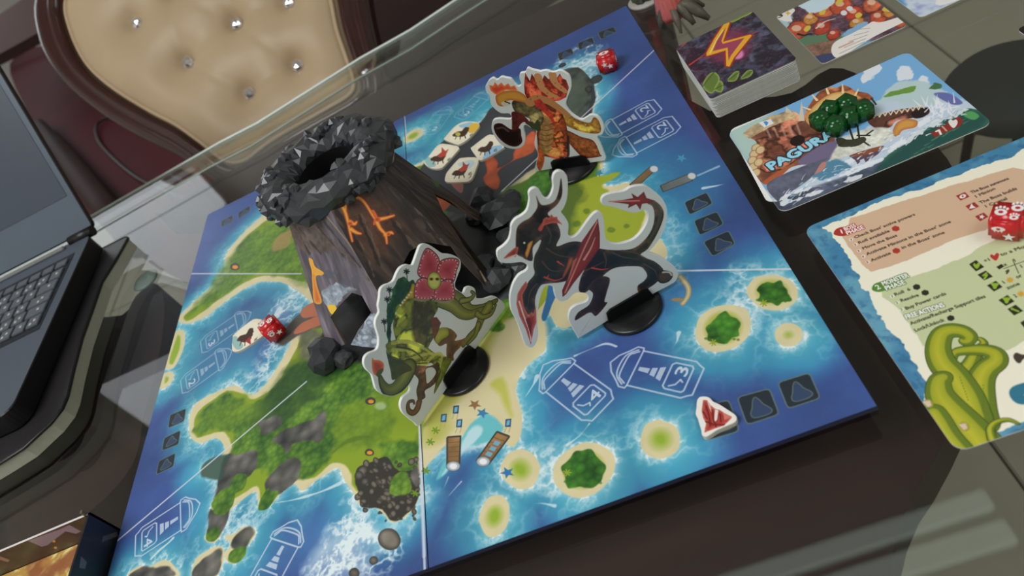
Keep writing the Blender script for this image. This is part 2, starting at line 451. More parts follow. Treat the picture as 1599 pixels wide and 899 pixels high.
    for P in (T(200, 540, 3.746, [(620, 760), (690, 750), (680, 830), (620, 860), (600, 820)]), T(200, 540, 3.746, [(760, 620), (830, 560), (900, 600), (900, 680), (800, 720), (760, 690)]),
              T(200, 540, 3.746, [(500, 899), (560, 850), (600, 899)]), T(160, 700, 4.52, [(770, 400), (830, 300), (900, 280), (930, 350), (870, 450), (800, 460)]),
              T(160, 700, 4.52, [(930, 200), (990, 180), (1000, 270), (950, 300)]), T(160, 700, 4.52, [(720, 650), (730, 600), (780, 570), (815, 590), (800, 640), (760, 660)]),
              T(160, 700, 4.52, [(880, 800), (900, 730), (960, 700), (1005, 700), (1000, 760), (940, 810)]), T(160, 700, 4.52, [(1095, 400), (1150, 300), (1175, 290), (1175, 400), (1130, 430)]),
              T(400, 620, 3.222, [(5, 560), (30, 500), (90, 470), (110, 490), (60, 550), (30, 568)])):
        zone(P, 'f', soft=5, warp=.002)
    zone(T(200, 540, 3.746, [(440, 690), (520, 640), (590, 650), (560, 700), (545, 780), (430, 765)]), (46, 82, 74), soft=8, warp=.0015, al=.85)
    # boulder headland south
    zone([(556, 735), (575, 722), (605, 712), (622, 735), (648, 735), (655, 760), (648, 790), (632, 808), (612, 815), (590, 795), (565, 792), (560, 770)], (54, 52, 46), soft=4, warp=.002)
    r_ = random.Random(8)
    for i in range(95):
        q = (r_.uniform(558, 654), r_.uniform(718, 812))
        if q[1] > 795 + (q[0] - 560) * .25 or (q[0] < 575 and q[1] > 740 and q[1] < 760 and r_.random() < .5): continue
        rr = r_.uniform(2.2, 6.5)
        cv.ell(q, rr, rr * .8, (118, 110, 96), rot=r_.random() * 3, soft=2, shade=((50, 46, 40), .0016))
    for (x, y, a, b) in ((608, 842, 17, 19), (583, 875, 8, 7), (553, 895, 8, 8), (566, 735, 9, 7), (560, 742, 7, 6), (570, 752, 6, 5), (595, 801, 3, 3), (594, 793, 2, 2), (602, 813, 3, 2)):
        cv.ell((x, y), a, b, (112, 106, 94), rot=-.9, soft=2, shade=((52, 50, 46), .003), warp=.0006, noise=.15)
    zone([(618, 742), (636, 738), (640, 765), (620, 775), (606, 770)], 'f', soft=6, warp=.003, lite=(150, 190, 50))
    zone([(640, 742), (655, 725), (652, 760)], 'r', soft=4, warp=.001)
    # beach in front of the plant figure
    zone([(655, 742), (690, 700), (722, 680), (742, 656), (700, 640), (660, 690)], SAND, soft=8, warp=.001)
    zone([(668, 640), (700, 600), (780, 505), (846, 500), (850, 540), (800, 595), (812, 640), (808, 680), (790, 690), (780, 655), (762, 640), (738, 652), (715, 672), (680, 690), (660, 690)], SAND, soft=14, warp=.001)
    zone([(660, 640), (700, 590), (770, 510), (790, 500), (740, 590), (700, 640), (700, 668), (670, 690)], (176, 178, 60), soft=45, warp=.003, al=.85)
    zone([(765, 600), (785, 590), (795, 620), (800, 650), (790, 640), (780, 615)], (190, 196, 60), soft=16, warp=.001, al=.8)
    zone([(741, 657), (761, 647), (778, 660), (784, 672), (760, 690), (725, 700), (700, 735), (680, 750), (695, 715), (722, 682)], (96, 196, 206), soft=8, warp=.0012)
    zone([(722, 690), (742, 668), (752, 672), (730, 698), (700, 735), (690, 740)], FOAM, soft=10, warp=.003, al=.7)
    zone([(858, 445), (872, 450), (862, 475), (852, 500), (846, 496), (852, 470)], (40, 110, 170), soft=3, warp=.0005)
    zone([(745, 480), (790, 505), (780, 520), (740, 510)], 'f', soft=8, warp=.003)
    zone([(470, 560), (480, 500), (520, 520), (600, 500), (640, 540), (600, 575), (540, 560)], 'r', soft=20, warp=.004, al=.8)
    zone([(700, 330), (790, 300), (800, 340), (812, 400), (815, 445), (790, 470), (740, 470), (700, 420)], 'r', soft=10, warp=.004, dark=(34, 42, 42), lite=(110, 118, 120))
    zone([tuple(q) for q in [(500, 540), (520, 490), (540, 440), (600, 400), (700, 350), (760, 330), (790, 350), (790, 450), (740, 500), (660, 560), (580, 570)]], 'r', soft=16, warp=.003, dark=(12, 14, 14), lite=(48, 52, 54))  # rock print, darkened for the shade inside the tower
    # volcanic field behind the tower
    zone([(765, 170), (800, 154), (850, 126), (880, 112), (925, 128), (926, 170), (920, 200), (784, 298), (760, 330), (700, 330), (640, 300), (690, 222), (745, 195)], (52, 56, 62), soft=8, warp=.002)
    zone([(760, 200), (820, 180), (850, 230), (790, 290), (740, 270)], (72, 78, 84), soft=60, warp=.006, al=.5)
    zone([(868, 120), (905, 104), (925, 128), (920, 160), (926, 200), (915, 225), (890, 215), (890, 160)], 'r', soft=4, warp=.003, dark=(24, 30, 30), lite=(104, 118, 106))
    zone([(880, 130), (915, 125), (910, 160), (895, 180)], (84, 100, 84), soft=10, warp=.004, al=.7)
    for q in ((931, 124, 10, 6), (919, 139, 6, 5), (878, 102, 6, 3)): cv.ell(q[:2], q[2], q[3], (60, 66, 66), rot=-.4, soft=2, shade=((30, 34, 34), .002))
    LV = (196, 84, 44)
    cv.poly([(757, 250), (768, 243), (778, 254), (778, 262), (800, 250), (803, 235), (830, 205), (838, 216), (832, 238), (800, 252), (778, 268), (781, 282), (776, 296), (760, 290), (754, 278), (760, 268)], LV, shade=((150, 56, 40), .002), soft=2, noise=.15)
    cv.poly([(680, 300), (690, 296), (706, 312), (692, 330), (684, 318)], LV, soft=3)
    cv.poly([(704, 286), (722, 284), (722, 300), (716, 300)], (150, 90, 80), soft=3)
    # lava runs reaching the west bay
    zone([(430, 530), (470, 490), (500, 478), (510, 510), (470, 520), (440, 540)], (90, 84, 76), soft=14, warp=.003)
    cv.poly([(478, 478), (498, 472), (505, 490), (480, 496), (470, 490)], (200, 110, 74), soft=4, warp=.001)
    cv.poly([(470, 506), (500, 492), (505, 506), (478, 516), (460, 520)], (200, 110, 74), soft=4, warp=.001)
    # islets
    for i, (x, y, rx, ry, ro, kd) in enumerate(ISLETS):
        if kd in 'ds': cv.poly(ellpts(x, y, rx * .45 if kd == 'd' else rx * .2, ry * .45 if kd == 'd' else ry * .2, ro), (150, 186, 40), soft=rx * .9)
        else:
            cv.poly(ellpts(x, y, rx * .66, ry * .68, ro), (176, 184, 60), soft=14, a=.8)
            P = ellpts(x, y + 1, rx * .66, ry * .70, ro, wob=.35, seed=i + 3)
            zone(P, 'f', soft=3, warp=.0022, dark=(18, 62, 22), lite=(86, 170, 40))
            for k in range(9):
                q = (x - rx * .6 + k * rx * .14, y + ry * .45 + (k % 3)); cv.ell(q, 2.6, 2, (60, 120, 34), soft=2, a=.7)
            for k in range(7):
                a_ = k * .9; c0 = (x - rx * .55, y + ry * .1) if i == 0 else (x - rx * .35, y + ry * .62)
                cv.line([c0, (c0[0] + 6 * math.cos(a_), c0[1] + 5 * math.sin(a_))], .0004, (150, 170, 40), smooth=False)
    for e in EDGE_ISLES[:2]:
        r = cv.sd(e, True, pad=4)
        if r: sl, d = r; cv.blend(sl, np.clip(-.6 - (d + .0035 * cv.ppm) / 8, 0, 1), (150, 184, 40))
    # banana-shaped rock and scraps by the dragon
    cv.line([(1062, 432), (1074, 448), (1074, 462), (1066, 474)], .0018, (150, 130, 80), soft=2, hi=(206, 196, 150))
    cv.ell((1058, 468), 10, 3, (150, 130, 90), soft=4)
    # little lava craters
    for (x, y) in ((579, 627), (577, 707), (367, 417)):
        cv.ell((x, y), 8, 6, (70, 66, 54), soft=3, warp=.001); cv.ell((x, y), 4.5, 3, (240, 150, 40), soft=1.5)
    cv.ell((594, 634), 9, 6, (200, 220, 190), soft=8, a=.6)
    # zone lines, pale
    for a_, b_ in (((299, 427.3), (470, 427.5)), ((181, 846), (478, 596)), ((655, 662), (663, 891)), ((1055, 423), (1240, 420)), ((1024, 76), (784, 298)), ((631, 180), (634, 215))):
        cv.line([a_, b_], .00075, (208, 214, 226), smooth=False, a=.85)
    cv.line([(655, 662), (662, 868)], .0013, (206, 212, 228), smooth=False, a=.5)
    # crystal spaces: dark rounded squares with a peak outline
    sq = [T(800, 520, 2.372, q) for q in ([(835, 240), (950, 208), (985, 300), (870, 338)], [(985, 185), (1098, 150), (1138, 240), (1022, 278)], [(680, 280), (800, 250), (838, 362), (722, 396)])]
    sq += [[(1069, 316), (1103, 301), (1112, 318), (1077, 335)], [(1084, 345), (1119, 331), (1129, 350), (1093, 367)], [(1099, 378), (1137, 361), (1147, 381), (1113, 400)]]
    sq += [T(200, 540, 3.746, q) for q in ([(245, 405), (337, 368), (325, 440), (235, 480)], [(212, 540), (305, 495), (292, 575), (198, 612)], [(180, 675), (275, 628), (262, 705), (165, 752)])]
    sq += [T(860, 30, 3.328, q) for q in ([(35, 180), (105, 150), (118, 180), (48, 215)], [(140, 125), (215, 95), (225, 125), (150, 160)], [(245, 70), (325, 40), (340, 65), (262, 105)])]
    sq += [T(280, 280, 8.99, q) for q in ([(590, 590), (750, 500), (740, 590), (590, 670)], [(830, 470), (990, 370), (985, 450), (830, 550)])]
    for q in sq:
        P = np.array(q, float); c0 = P.mean(0)
        rp = []
        for i in range(4):
            a_, b_, c_ = P[i - 1], P[i], P[(i + 1) % 4]
            rp += [b_ + (a_ - b_) * .12, b_ + (a_ - b_) * .03 + (c_ - b_) * .03, b_ + (c_ - b_) * .12]
        cv.poly(rp, (110, 134, 104), smooth=False, soft=1.5, grow=.0006, a=.8); cv.poly(rp, (34, 46, 56), smooth=False, soft=1.5)
        # peak shape: axes towards the board's nearer sides
        e1, e2 = (P[1] - P[0]), (P[3] - P[0])
        pk = [(.5, .16), (.6, .3), (.66, .45), (.86, .72), (.72, .84), (.3, .84), (.22, .7), (.32, .5), (.4, .28)]
        pp = [P[0] + e1 * a_ + e2 * b_ for a_, b_ in pk]
        cv.poly(pp, (104, 124, 112), soft=1.5, grow=.0005, a=.9); cv.poly(pp, (48, 68, 104), soft=1.5)

    # patrol boat outlines
    def ship(bow, stern, hw, num, al=.85, col=(190, 208, 228)):
        B = np.array(PB.px(*bow)); S = np.array(PB.px(*stern)); ax = B - S; nx = np.array([-ax[1], ax[0]]) / np.linalg.norm(ax)

        def q(a, b): return S + ax * a + nx * b * hw * 2
        st = dict(local=True, a=al, soft=1.4); W_ = .00055
        def L(pts, sm=False): cv.line([q(*p_) for p_ in pts], W_, col, smooth=sm, **st)
        L([(.70, .5), (.1, .5), (.05, .42), (0, .36), (0, -.36), (.05, -.42), (.1, -.5), (.70, -.5)])
        L([(.70, .5), (.71, .58), (.78, .58), (.84, .44), (.94, .24), (1, 0), (.94, -.24), (.84, -.44), (.78, -.58), (.71, -.58), (.70, -.5), (.70, .5)])
        L([(.74, .46), (.78, .4), (.83, .30), (.84, 0), (.83, -.30), (.78, -.4), (.74, -.46)], True)
        L([(.76, .5), (.86, .3), (.885, 0), (.86, -.3), (.76, -.5)], True)
        L([(.1, .3), (.12, .36), (.30, .36), (.33, .3), (.33, -.3), (.30, -.36), (.12, -.36), (.1, -.3), (.1, .3)])
        for a_, b_, w_ in ((.38, .44, .2), (.46, .52, .13), (.54, .66, .07)):
            cv.poly([q(a_, -w_), q(b_, -w_ * .75), q(b_, w_ * .75), q(a_, w_)], col, smooth=False, **st)
        # number and spanner, reading across the boat
        P0, P1 = q(.15, .04), q(.15, .30)
        P0, P1 = q(.285, -.30), q(.285, -.06)
        cv.text(num, tuple(q(.14, -.02)), tuple(q(.14, -.30)), np.linalg.norm(ax) * .13, col, bold=.0002, local=True)
        L([(.18, .05), (.21, .2), (.27, .27)]); L([(.18, .05), (.15, .1)])
    ship((848, 570), (941, 640), .0125, '4'); ship((953, 566), (1090, 596), .0125, '3')
    ship((936, 212), (1027, 163), .0120, '2'); ship((956, 242), (1056, 190), .0125, '2', .8)
    ship((392, 488), (314, 542), .0120, '3', .55); ship((362, 547), (283, 604), .0125, '2', .6); ship((312, 786), (211, 852), .0125, '4', .9); ship((464, 812), (396, 935), .0125, '4', .9)
    ship((699, 166), (668, 210), .0115, '2', .35); ship((765, 140), (716, 185), .0110, '2', .4)
    # piers with a round head
    def pier(a_, b_, c_, d_, deck=(150, 108, 60), win=False):
        cv.poly([a_, b_, c_, d_], (60, 60, 60), smooth=False, grow=.0012, soft=1.5); cv.poly([a_, b_, c_, d_], deck, smooth=False, soft=1.5, noise=.2)
        for k in range(1, 6):
            t = k / 6; cv.line([(a_[0] + (d_[0] - a_[0]) * t, a_[1] + (d_[1] - a_[1]) * t), (b_[0] + (c_[0] - b_[0]) * t, b_[1] + (c_[1] - b_[1]) * t)], .0002, (110, 76, 40), smooth=False)
        if win:
            M_ = lambda t, s_: (a_[0] + (d_[0] - a_[0]) * t + s_ * (b_[0] - a_[0]), a_[1] + (d_[1] - a_[1]) * t + s_ * (b_[1] - a_[1]))
            for t in (.3, .5, .7):
                cv.poly([M_(t - .07, .25), M_(t - .07, .75), M_(t + .07, .75), M_(t + .07, .25)], (110, 170, 200), smooth=False)
        e = ((c_[0] + d_[0]) / 2, (c_[1] + d_[1]) / 2)
        cv.ell(e, 11, 8, (180, 186, 192), rot=-.1, soft=1.5, shade=((90, 96, 104), .001)); cv.ell(e, 6, 4.5, (236, 240, 244), soft=2)
    pier(*T(640, 600, 3.458, [(205, 290), (268, 285), (262, 440), (205, 445)])); pier(*T(640, 600, 3.458, [(470, 262), (530, 285), (425, 425), (365, 410)]), win=True)
    for P, hd, wn in (([(984, 288), (994, 292), (1022, 266), (1014, 262)], (1021, 264), 0), ([(1032, 290), (1036, 299), (1080, 282), (1076, 272)], (1080, 275), 1)):
        cv.poly(P, (70, 66, 60), smooth=False, grow=.0008, soft=1.5); cv.poly(P, (136, 104, 66) if not wn else (110, 120, 120), smooth=False, soft=1.5, noise=.1)
        cv.ell(hd, 7, 5.5, (200, 206, 210), soft=1.5, shade=((110, 116, 124), .001))
    cv.line([(1090, 274), (1122, 260)], .0012, (170, 210, 230), w1=.0004, a=.7, soft=4, warp=.001)
    # deck chairs and star creatures on the beach
    for (x, y) in T(640, 600, 3.458, [(182, 183), (248, 138), (266, 212), (530, 210)]):
        cv.poly([(x - 4, y - 6), (x + 5, y - 7), (x + 4, y + 6), (x - 5, y + 6)], (40, 80, 120), smooth=False, soft=1.2); cv.poly([(x - 2, y - 4), (x + 3, y - 5), (x + 2, y + 3), (x - 3, y + 4)], (110, 180, 210), smooth=False, soft=1.2)
        cv.line([(x - 3, y + 7), (x - 6, y + 14)], .0004, (180, 160, 110), smooth=False, a=.7); cv.line([(x + 3, y + 7), (x + 1, y + 14)], .0004, (180, 160, 110), smooth=False, a=.7)

    def star(x, y, r_o, col, ro=0):
        P = [(x + (r_o if i % 2 == 0 else r_o * .42) * math.cos(ro + i * math.pi / 5), y + (r_o if i % 2 == 0 else r_o * .42) * .8 * math.sin(ro + i * math.pi / 5)) for i in range(10)]
        cv.poly(P, col, smooth=False, soft=1.5)
    star(741, 632, 11, (150, 110, 70), .3); star(753, 645, 11, (50, 130, 180), .1); star(792, 738, 12, (40, 120, 190), .5); star(1064, 247, 9, (60, 150, 190), .2); star(935, 270, 8, (50, 130, 150), .2)
    # small trees
    for (x, y) in ((665, 735), (672, 690), (680, 672), (648, 770)):
        for k in range(6): cv.line([(x, y), (x + 6 * math.cos(k), y + 5 * math.sin(k))], .0005, (110, 150, 30), smooth=False)
    return cv

# ------------------------------------------------------------------ materials


def mat(name, col, rough=.5, metal=0.0, coat=0.0, noise=0.0, nscale=30.0, bump=0.0, spec=.5, col2=None, emit=None, trans=0.0, stretch=None, ior=1.45):
    m = bpy.data.materials.new(name); m.use_nodes = True; nt = m.node_tree; b = nt.nodes['Principled BSDF']

    def lin(c): return tuple(((v / 255) / 12.92 if v / 255 <= .04045 else ((v / 255 + .055) / 1.055) ** 2.4) for v in c) + (1,)
    b.inputs['Roughness'].default_value = rough; b.inputs['Metallic'].default_value = metal
    b.inputs['Specular IOR Level'].default_value = spec; b.inputs['Coat Weight'].default_value = coat; b.inputs['Coat Roughness'].default_value = .08
    b.inputs['IOR'].default_value = ior
    if trans: b.inputs['Transmission Weight'].default_value = trans
    tc = nt.nodes.new('ShaderNodeTexCoord'); mp = nt.nodes.new('ShaderNodeMapping'); nt.links.new(tc.outputs['Object'], mp.inputs[0])
    if stretch: mp.inputs['Scale'].default_value = stretch
    nz = nt.nodes.new('ShaderNodeTexNoise'); nz.inputs['Scale'].default_value = nscale; nz.inputs['Detail'].default_value = 5
    nt.links.new(mp.outputs[0], nz.inputs[0])
    mx = nt.nodes.new('ShaderNodeMix'); mx.data_type = 'RGBA'
    c1 = lin(col); c2 = lin(col2) if col2 else tuple(min(1, v * (1 + noise)) for v in c1[:3]) + (1,)
    if not col2: c1 = tuple(v * (1 - noise) for v in c1[:3]) + (1,)
    mx.inputs[6].default_value = c1; mx.inputs[7].default_value = c2
    nt.links.new(nz.outputs[0], mx.inputs[0]); nt.links.new(mx.outputs[2], b.inputs['Base Color'])
    if bump:
        bp = nt.nodes.new('ShaderNodeBump'); bp.inputs['Strength'].default_value = bump; bp.inputs['Distance'].default_value = .001
        nt.links.new(nz.outputs[0], bp.inputs['Height']); nt.links.new(bp.outputs[0], b.inputs['Normal'])
    if emit:
        b.inputs['Emission Color'].default_value = lin(emit[0]); b.inputs['Emission Strength'].default_value = emit[1]
    return m


def mat_print(name, cv, rough=.35, coat=0.0, spec=.5):
    m = bpy.data.materials.new(name); m.use_nodes = True; nt = m.node_tree; b = nt.nodes['Principled BSDF']
    t = nt.nodes.new('ShaderNodeTexImage'); t.image = cv.image(name); t.extension = 'EXTEND'
    nt.links.new(t.outputs[0], b.inputs['Base Color'])
    b.inputs['Roughness'].default_value = rough; b.inputs['Coat Weight'].default_value = coat; b.inputs['Coat Roughness'].default_value = .12; b.inputs['Specular IOR Level'].default_value = spec
    return m


def mat_glass(name, tint, edge=False):
    m = bpy.data.materials.new(name); m.use_nodes = True; nt = m.node_tree
    nt.nodes.remove(nt.nodes['Principled BSDF']); out = nt.nodes['Material Output']
    tr = nt.nodes.new('ShaderNodeBsdfTransparent'); tr.inputs[0].default_value = tint
    gl = nt.nodes.new('ShaderNodeBsdfGlossy'); gl.inputs['Roughness'].default_value = .015; gl.inputs[0].default_value = (1, 1, 1, 1)
    fr = nt.nodes.new('ShaderNodeFresnel'); ge = nt.nodes.new('ShaderNodeNewGeometry'); ma = nt.nodes.new('ShaderNodeMapRange'); nt.links.new(ge.outputs['Backfacing'], ma.inputs[0])
    ma.inputs[3].default_value = 1.5; ma.inputs[4].default_value = 1 / 1.5; nt.links.new(ma.outputs[0], fr.inputs[0])
    mx = nt.nodes.new('ShaderNodeMixShader'); nt.links.new(fr.outputs[0], mx.inputs[0]); nt.links.new(tr.outputs[0], mx.inputs[1]); nt.links.new(gl.outputs[0], mx.inputs[2])
    if edge:
        df = nt.nodes.new('ShaderNodeBsdfDiffuse'); df.inputs[0].default_value = (.30, .38, .34, 1); m2 = nt.nodes.new('ShaderNodeMixShader'); m2.inputs[0].default_value = .35
        nt.links.new(mx.outputs[0], m2.inputs[1]); nt.links.new(df.outputs[0], m2.inputs[2]); nt.links.new(m2.outputs[0], out.inputs[0])
    else: nt.links.new(mx.outputs[0], out.inputs[0])
    return m


# ------------------------------------------------------------------ object helpers


def link(name, me, mats, parent=None, smooth=False):
    for q in (mats if isinstance(mats, (list, tuple)) else [mats]): me.materials.append(q)
    if smooth: me.polygons.foreach_set('use_smooth', [True] * len(me.polygons))
    o = bpy.data.objects.new(name, me); COL.objects.link(o)
    if parent:
        o.parent = parent; o.matrix_parent_inverse = Matrix.Identity(4)
        pw = Matrix.LocRotScale(parent.location, parent.rotation_euler, parent.scale)
        if parent.parent: pw = Matrix.LocRotScale(parent.parent.location, parent.parent.rotation_euler, parent.parent.scale) @ pw
        me.transform(pw.inverted())
    return o


def obj(name, bm, mats, parent=None, smooth=False):
    """bm is built in world coordinates; it is moved into the parent's frame"""
    me = bpy.data.meshes.new(name); bm.normal_update(); bm.to_mesh(me); bm.free()
    return link(name, me, mats, parent, smooth)


def tag(o, label, cat, group=None, kind=None):
    o['label'] = label; o['category'] = cat
    if group: o['group'] = group
    if kind: o['kind'] = kind
    return o


def thing(name, label, cat, loc=(0, 0, 0), group=None):
    o = bpy.data.objects.new(name, None); COL.objects.link(o); o.location = loc; o.empty_display_size = .01
    return tag(o, label, cat, group)


def struct(name, bm, m, parent=None):
    o = obj(name, bm, m, parent)
    if not parent: o['kind'] = 'structure'
    return o


def box(bm, lo, hi, bev=0.0, mi=0):
    r = bmesh.ops.create_cube(bm, size=1)
    for v in r['verts']: v.co = Vector([lo[i] + (v.co[i] + .5) * (hi[i] - lo[i]) for i in range(3)])
    fs = {f for v in r['verts'] for f in v.link_faces}
    for f in fs: f.material_index = mi
    if bev: bmesh.ops.bevel(bm, geom=list({e for v in r['verts'] for e in v.link_edges}), offset=bev, segments=2, affect='EDGES')
    return bm


def prism(plane, pts, n0, n1, cv=None, bev=0.0):
    """polygon in plane coordinates extruded between offsets n0 (back) and n1 (front); front face = material 0, rest = 1"""
    pts = [tuple(q) for q in pts]
    ar = sum(a[0] * b[1] - b[0] * a[1] for a, b in zip(pts, pts[1:] + pts[:1]))
    if ar < 0: pts = pts[::-1]
    bm = bmesh.new(); uvl = bm.loops.layers.uv.new('UVMap')

    def ring(n, q=pts): return [bm.verts.new(plane.at(a, b, n)) for a, b in q]
    rings = [ring(n0)]
    if bev:
        N = len(pts); ins = []
        for i in range(N):
            p0, p1, p2 = np.array(pts[i - 1]), np.array(pts[i]), np.array(pts[(i + 1) % N])
            d = (p2 - p0); d = d / (np.linalg.norm(d) + 1e-12); ins.append(tuple(p1 + np.array([-d[1], d[0]]) * bev))
        rings.append(ring(n1 - bev)); rings.append(ring(n1, ins)); top = ins
    else:
        rings.append(ring(n1)); top = pts
    ff = bm.faces.new(rings[-1]); ff.material_index = 0
    bk = bm.faces.new(rings[0][::-1]); bk.material_index = 1
    N = len(pts)
    for A, B in zip(rings, rings[1:]):
        for i in range(N):
            f = bm.faces.new((A[i], A[(i + 1) % N], B[(i + 1) % N], B[i])); f.material_index = 1; f.smooth = False
    if cv:
        for l, (a, b) in zip(ff.loops, top): l[uvl].uv = ((a - cv.u0) / (cv.u1 - cv.u0), (b - cv.v0) / (cv.v1 - cv.v0))
    bm.normal_update(); bmesh.ops.triangulate(bm, faces=[ff, bk], ngon_method='EAR_CLIP')
    bmesh.ops.recalc_face_normals(bm, faces=bm.faces)
    return bm


def rrect(x0, y0, x1, y1, r, k=5):
    o = []
    for cx_, cy_, a0 in ((x1 - r, y1 - r, 0), (x0 + r, y1 - r, 90), (x0 + r, y0 + r, 180), (x1 - r, y0 + r, 270)):
        for i in range(k + 1):
            t = math.radians(a0 + 90 * i / k); o.append((cx_ + r * math.cos(t), cy_ + r * math.sin(t)))
    return o


def tube(bm, P, R, seg=10, mi=0, cap=True):
    P = [Vector(q) for q in P]; n = len(P); R = R if isinstance(R, (list, tuple)) else [R] * n
    prev = None; rings = []
    for i in range(n):
        t = (P[min(i + 1, n - 1)] - P[max(i - 1, 0)]).normalized()
        if prev is None: a = t.orthogonal().normalized()
        else: a = (prev - t * prev.dot(t)).normalized()
        prev = a; b = t.cross(a)
        rings.append([bm.verts.new(P[i] + (a * math.cos(2 * math.pi * k / seg) + b * math.sin(2 * math.pi * k / seg)) * R[i]) for k in range(seg)])
    for A, B in zip(rings, rings[1:]):
        for k in range(seg):
            f = bm.faces.new((A[k], A[(k + 1) % seg], B[(k + 1) % seg], B[k])); f.smooth = True; f.material_index = mi
    if cap:
        for r_, s_ in ((rings[0], -1), (rings[-1], 1)):
            f = bm.faces.new(r_ if s_ > 0 else r_[::-1]); f.material_index = mi
    return bm


def lathe(bm, c, prof, seg=32, mi=0, smooth=True):
    """profile of (radius, z) about the vertical through c"""
    rings = []
    for r_, z in prof:
        if r_ < 1e-6: rings.append([bm.verts.new((c[0], c[1], c[2] + z))])
        else: rings.append([bm.verts.new((c[0] + r_ * math.cos(2 * math.pi * k / seg), c[1] + r_ * math.sin(2 * math.pi * k / seg), c[2] + z)) for k in range(seg)])
    for A, B in zip(rings, rings[1:]):
        for k in range(seg):
            q = (k + 1) % seg
            if len(A) == 1 and len(B) == 1: continue
            vs_ = (A[0], B[q], B[k]) if len(A) == 1 else ((A[k], A[q], B[0]) if len(B) == 1 else (A[k], A[q], B[q], B[k]))
            f = bm.faces.new(vs_); f.smooth = smooth; f.material_index = mi
    return bm


def rockify(bm, c, rad, seed, sub=2, amp=.28, squash=1.0):
    rs = random.Random(seed)
    r = bmesh.ops.create_icosphere(bm, subdivisions=sub, radius=1)
    ph = [rs.uniform(0, 6) for _ in range(6)]
    for v in r['verts']:
        d = v.co.normalized()
        k = 1 + amp * (rs.random() - .5) + .12 * math.sin(3 * d.x + ph[0]) + .12 * math.sin(4 * d.y + ph[1]) + .1 * math.sin(5 * d.z + ph[2])
        v.co = Vector(c) + Vector((d.x * rad[0], d.y * rad[1], d.z * rad[2] * squash)) * k
    return bm


def copy_tree(o, parent=None):
    c = o.copy(); COL.objects.link(c); c.parent = parent
    for ch in list(o.children): copy_tree(ch, c)
    return c


WOOD = mat('dark mahogany', (62, 38, 36), .6, spec=.15, col2=(40, 27, 27), nscale=9, stretch=(1, 8, 8))
WHITE = mat('white wall paint', (226, 224, 218), .85, noise=.03, nscale=5)
BLACK = mat('black plastic', (10, 11, 13), .28, noise=.1, spec=.5)
CARD = mat('white card stock', (226, 228, 224), .6, noise=.04, nscale=400)
KRAFT = mat('dark print edge', (24, 30, 58), .6, noise=.1)

# ------------------------------------------------------------------ the room
X0, X1, Y0, Y1, ZC = -2.6, 2.8, -2.2, 4.4, 2.05
for nm, lo, hi in (('wall_left', (X0 - .1, Y0, FLOOR), (X0, Y1, ZC)), ('wall_right', (X1, Y0, FLOOR), (X1 + .1, Y1, ZC)), ('wall_back', (X0, Y1, FLOOR), (X1, Y1 + .1, ZC)),
                   ('wall_front', (X0, Y0 - .1, FLOOR), (X1, Y0, ZC)), ('ceiling', (X0 - .1, Y0 - .1, ZC), (X1 + .1, Y1 + .1, ZC + .1))):
    struct(nm, box(bmesh.new(), lo, hi), WHITE)
GROUT = mat('dark grout', (70, 68, 60), .9, noise=.1)
fl = struct('floor', box(bmesh.new(), (X0 - .1, Y0 - .1, FLOOR - .1), (X1 + .1, Y1 + .1, FLOOR - .004)), GROUT)
TILE = mat('grey tan floor tile', (182, 177, 158), .35, col2=(156, 151, 135), nscale=3.5, spec=.3)
bm = box(bmesh.new(), (0, 0, -.012), (.396, .396, 0), .002)
tm = bpy.data.meshes.new('tile'); bm.to_mesh(tm); bm.free(); tm.materials.append(TILE)
for i in range(-8, 6):
    for j in range(-6, 12):
        x, y = .5 + i * .4, -.15 + j * .4
        if x + .4 < X0 or x > X1 or y + .4 < Y0 or y > Y1: continue
        o = bpy.data.objects.new('tile', tm); COL.objects.link(o); o.parent = fl; o.location = (x + .002, y + .002, FLOOR)
# window frame on the left wall, daylight comes through it
FR = mat('white window frame', (230, 230, 226), .4)
bm = bmesh.new()
for lo, hi in (((X0, 2.0, -.05), (X0 + .06, 2.07, 2.0)), ((X0, 4.23, -.05), (X0 + .06, 4.3, 2.0)), ((X0, 2.0, 1.95), (X0 + .06, 4.3, 2.0)), ((X0, 2.0, -.05), (X0 + .06, 4.3, 0)), ((X0, 3.12, 0), (X0 + .05, 3.16, 1.95))): box(bm, lo, hi)
struct('window_1', bm, FR)


def mir(u, v, zc):
    d = unray(u, v); X = CP + d * (G - CP[2]) / d[2]; e = np.array([d[0], d[1], -d[2]]); return X + e * (zc - X[2]) / e[2]


# two pale strip lamps under the ceiling; the glass shows them as grey bars
LAMP = mat('strip lamp diffuser', (220, 235, 228), .5, emit=((214, 236, 226), 1.0))
LB = mat('lamp housing', (200, 200, 200), .5)
for (xa, xb, ya, yb), lab in (((-.10, .775, .492, .562), 'long pale ceiling strip lamp farther from the viewer, mirrored in the glass table'),
                          ((.0, .775, .385, .465), 'pale ceiling strip lamp nearer the viewer, mirrored in the glass table')):
    t = thing('strip_lamp', lab, 'lamp', ((xa + xb) / 2, (ya + yb) / 2, ZC), 'ceiling strip lamps')
    obj('housing', box(bmesh.new(), (xa, ya, ZC - .04), (xb, yb, ZC - .001), .004), LB, t)
    obj('diffuser', box(bmesh.new(), (xa + .004, ya + .004, ZC - .06), (xb - .004, yb - .004, ZC - .041), .006), LAMP, t)

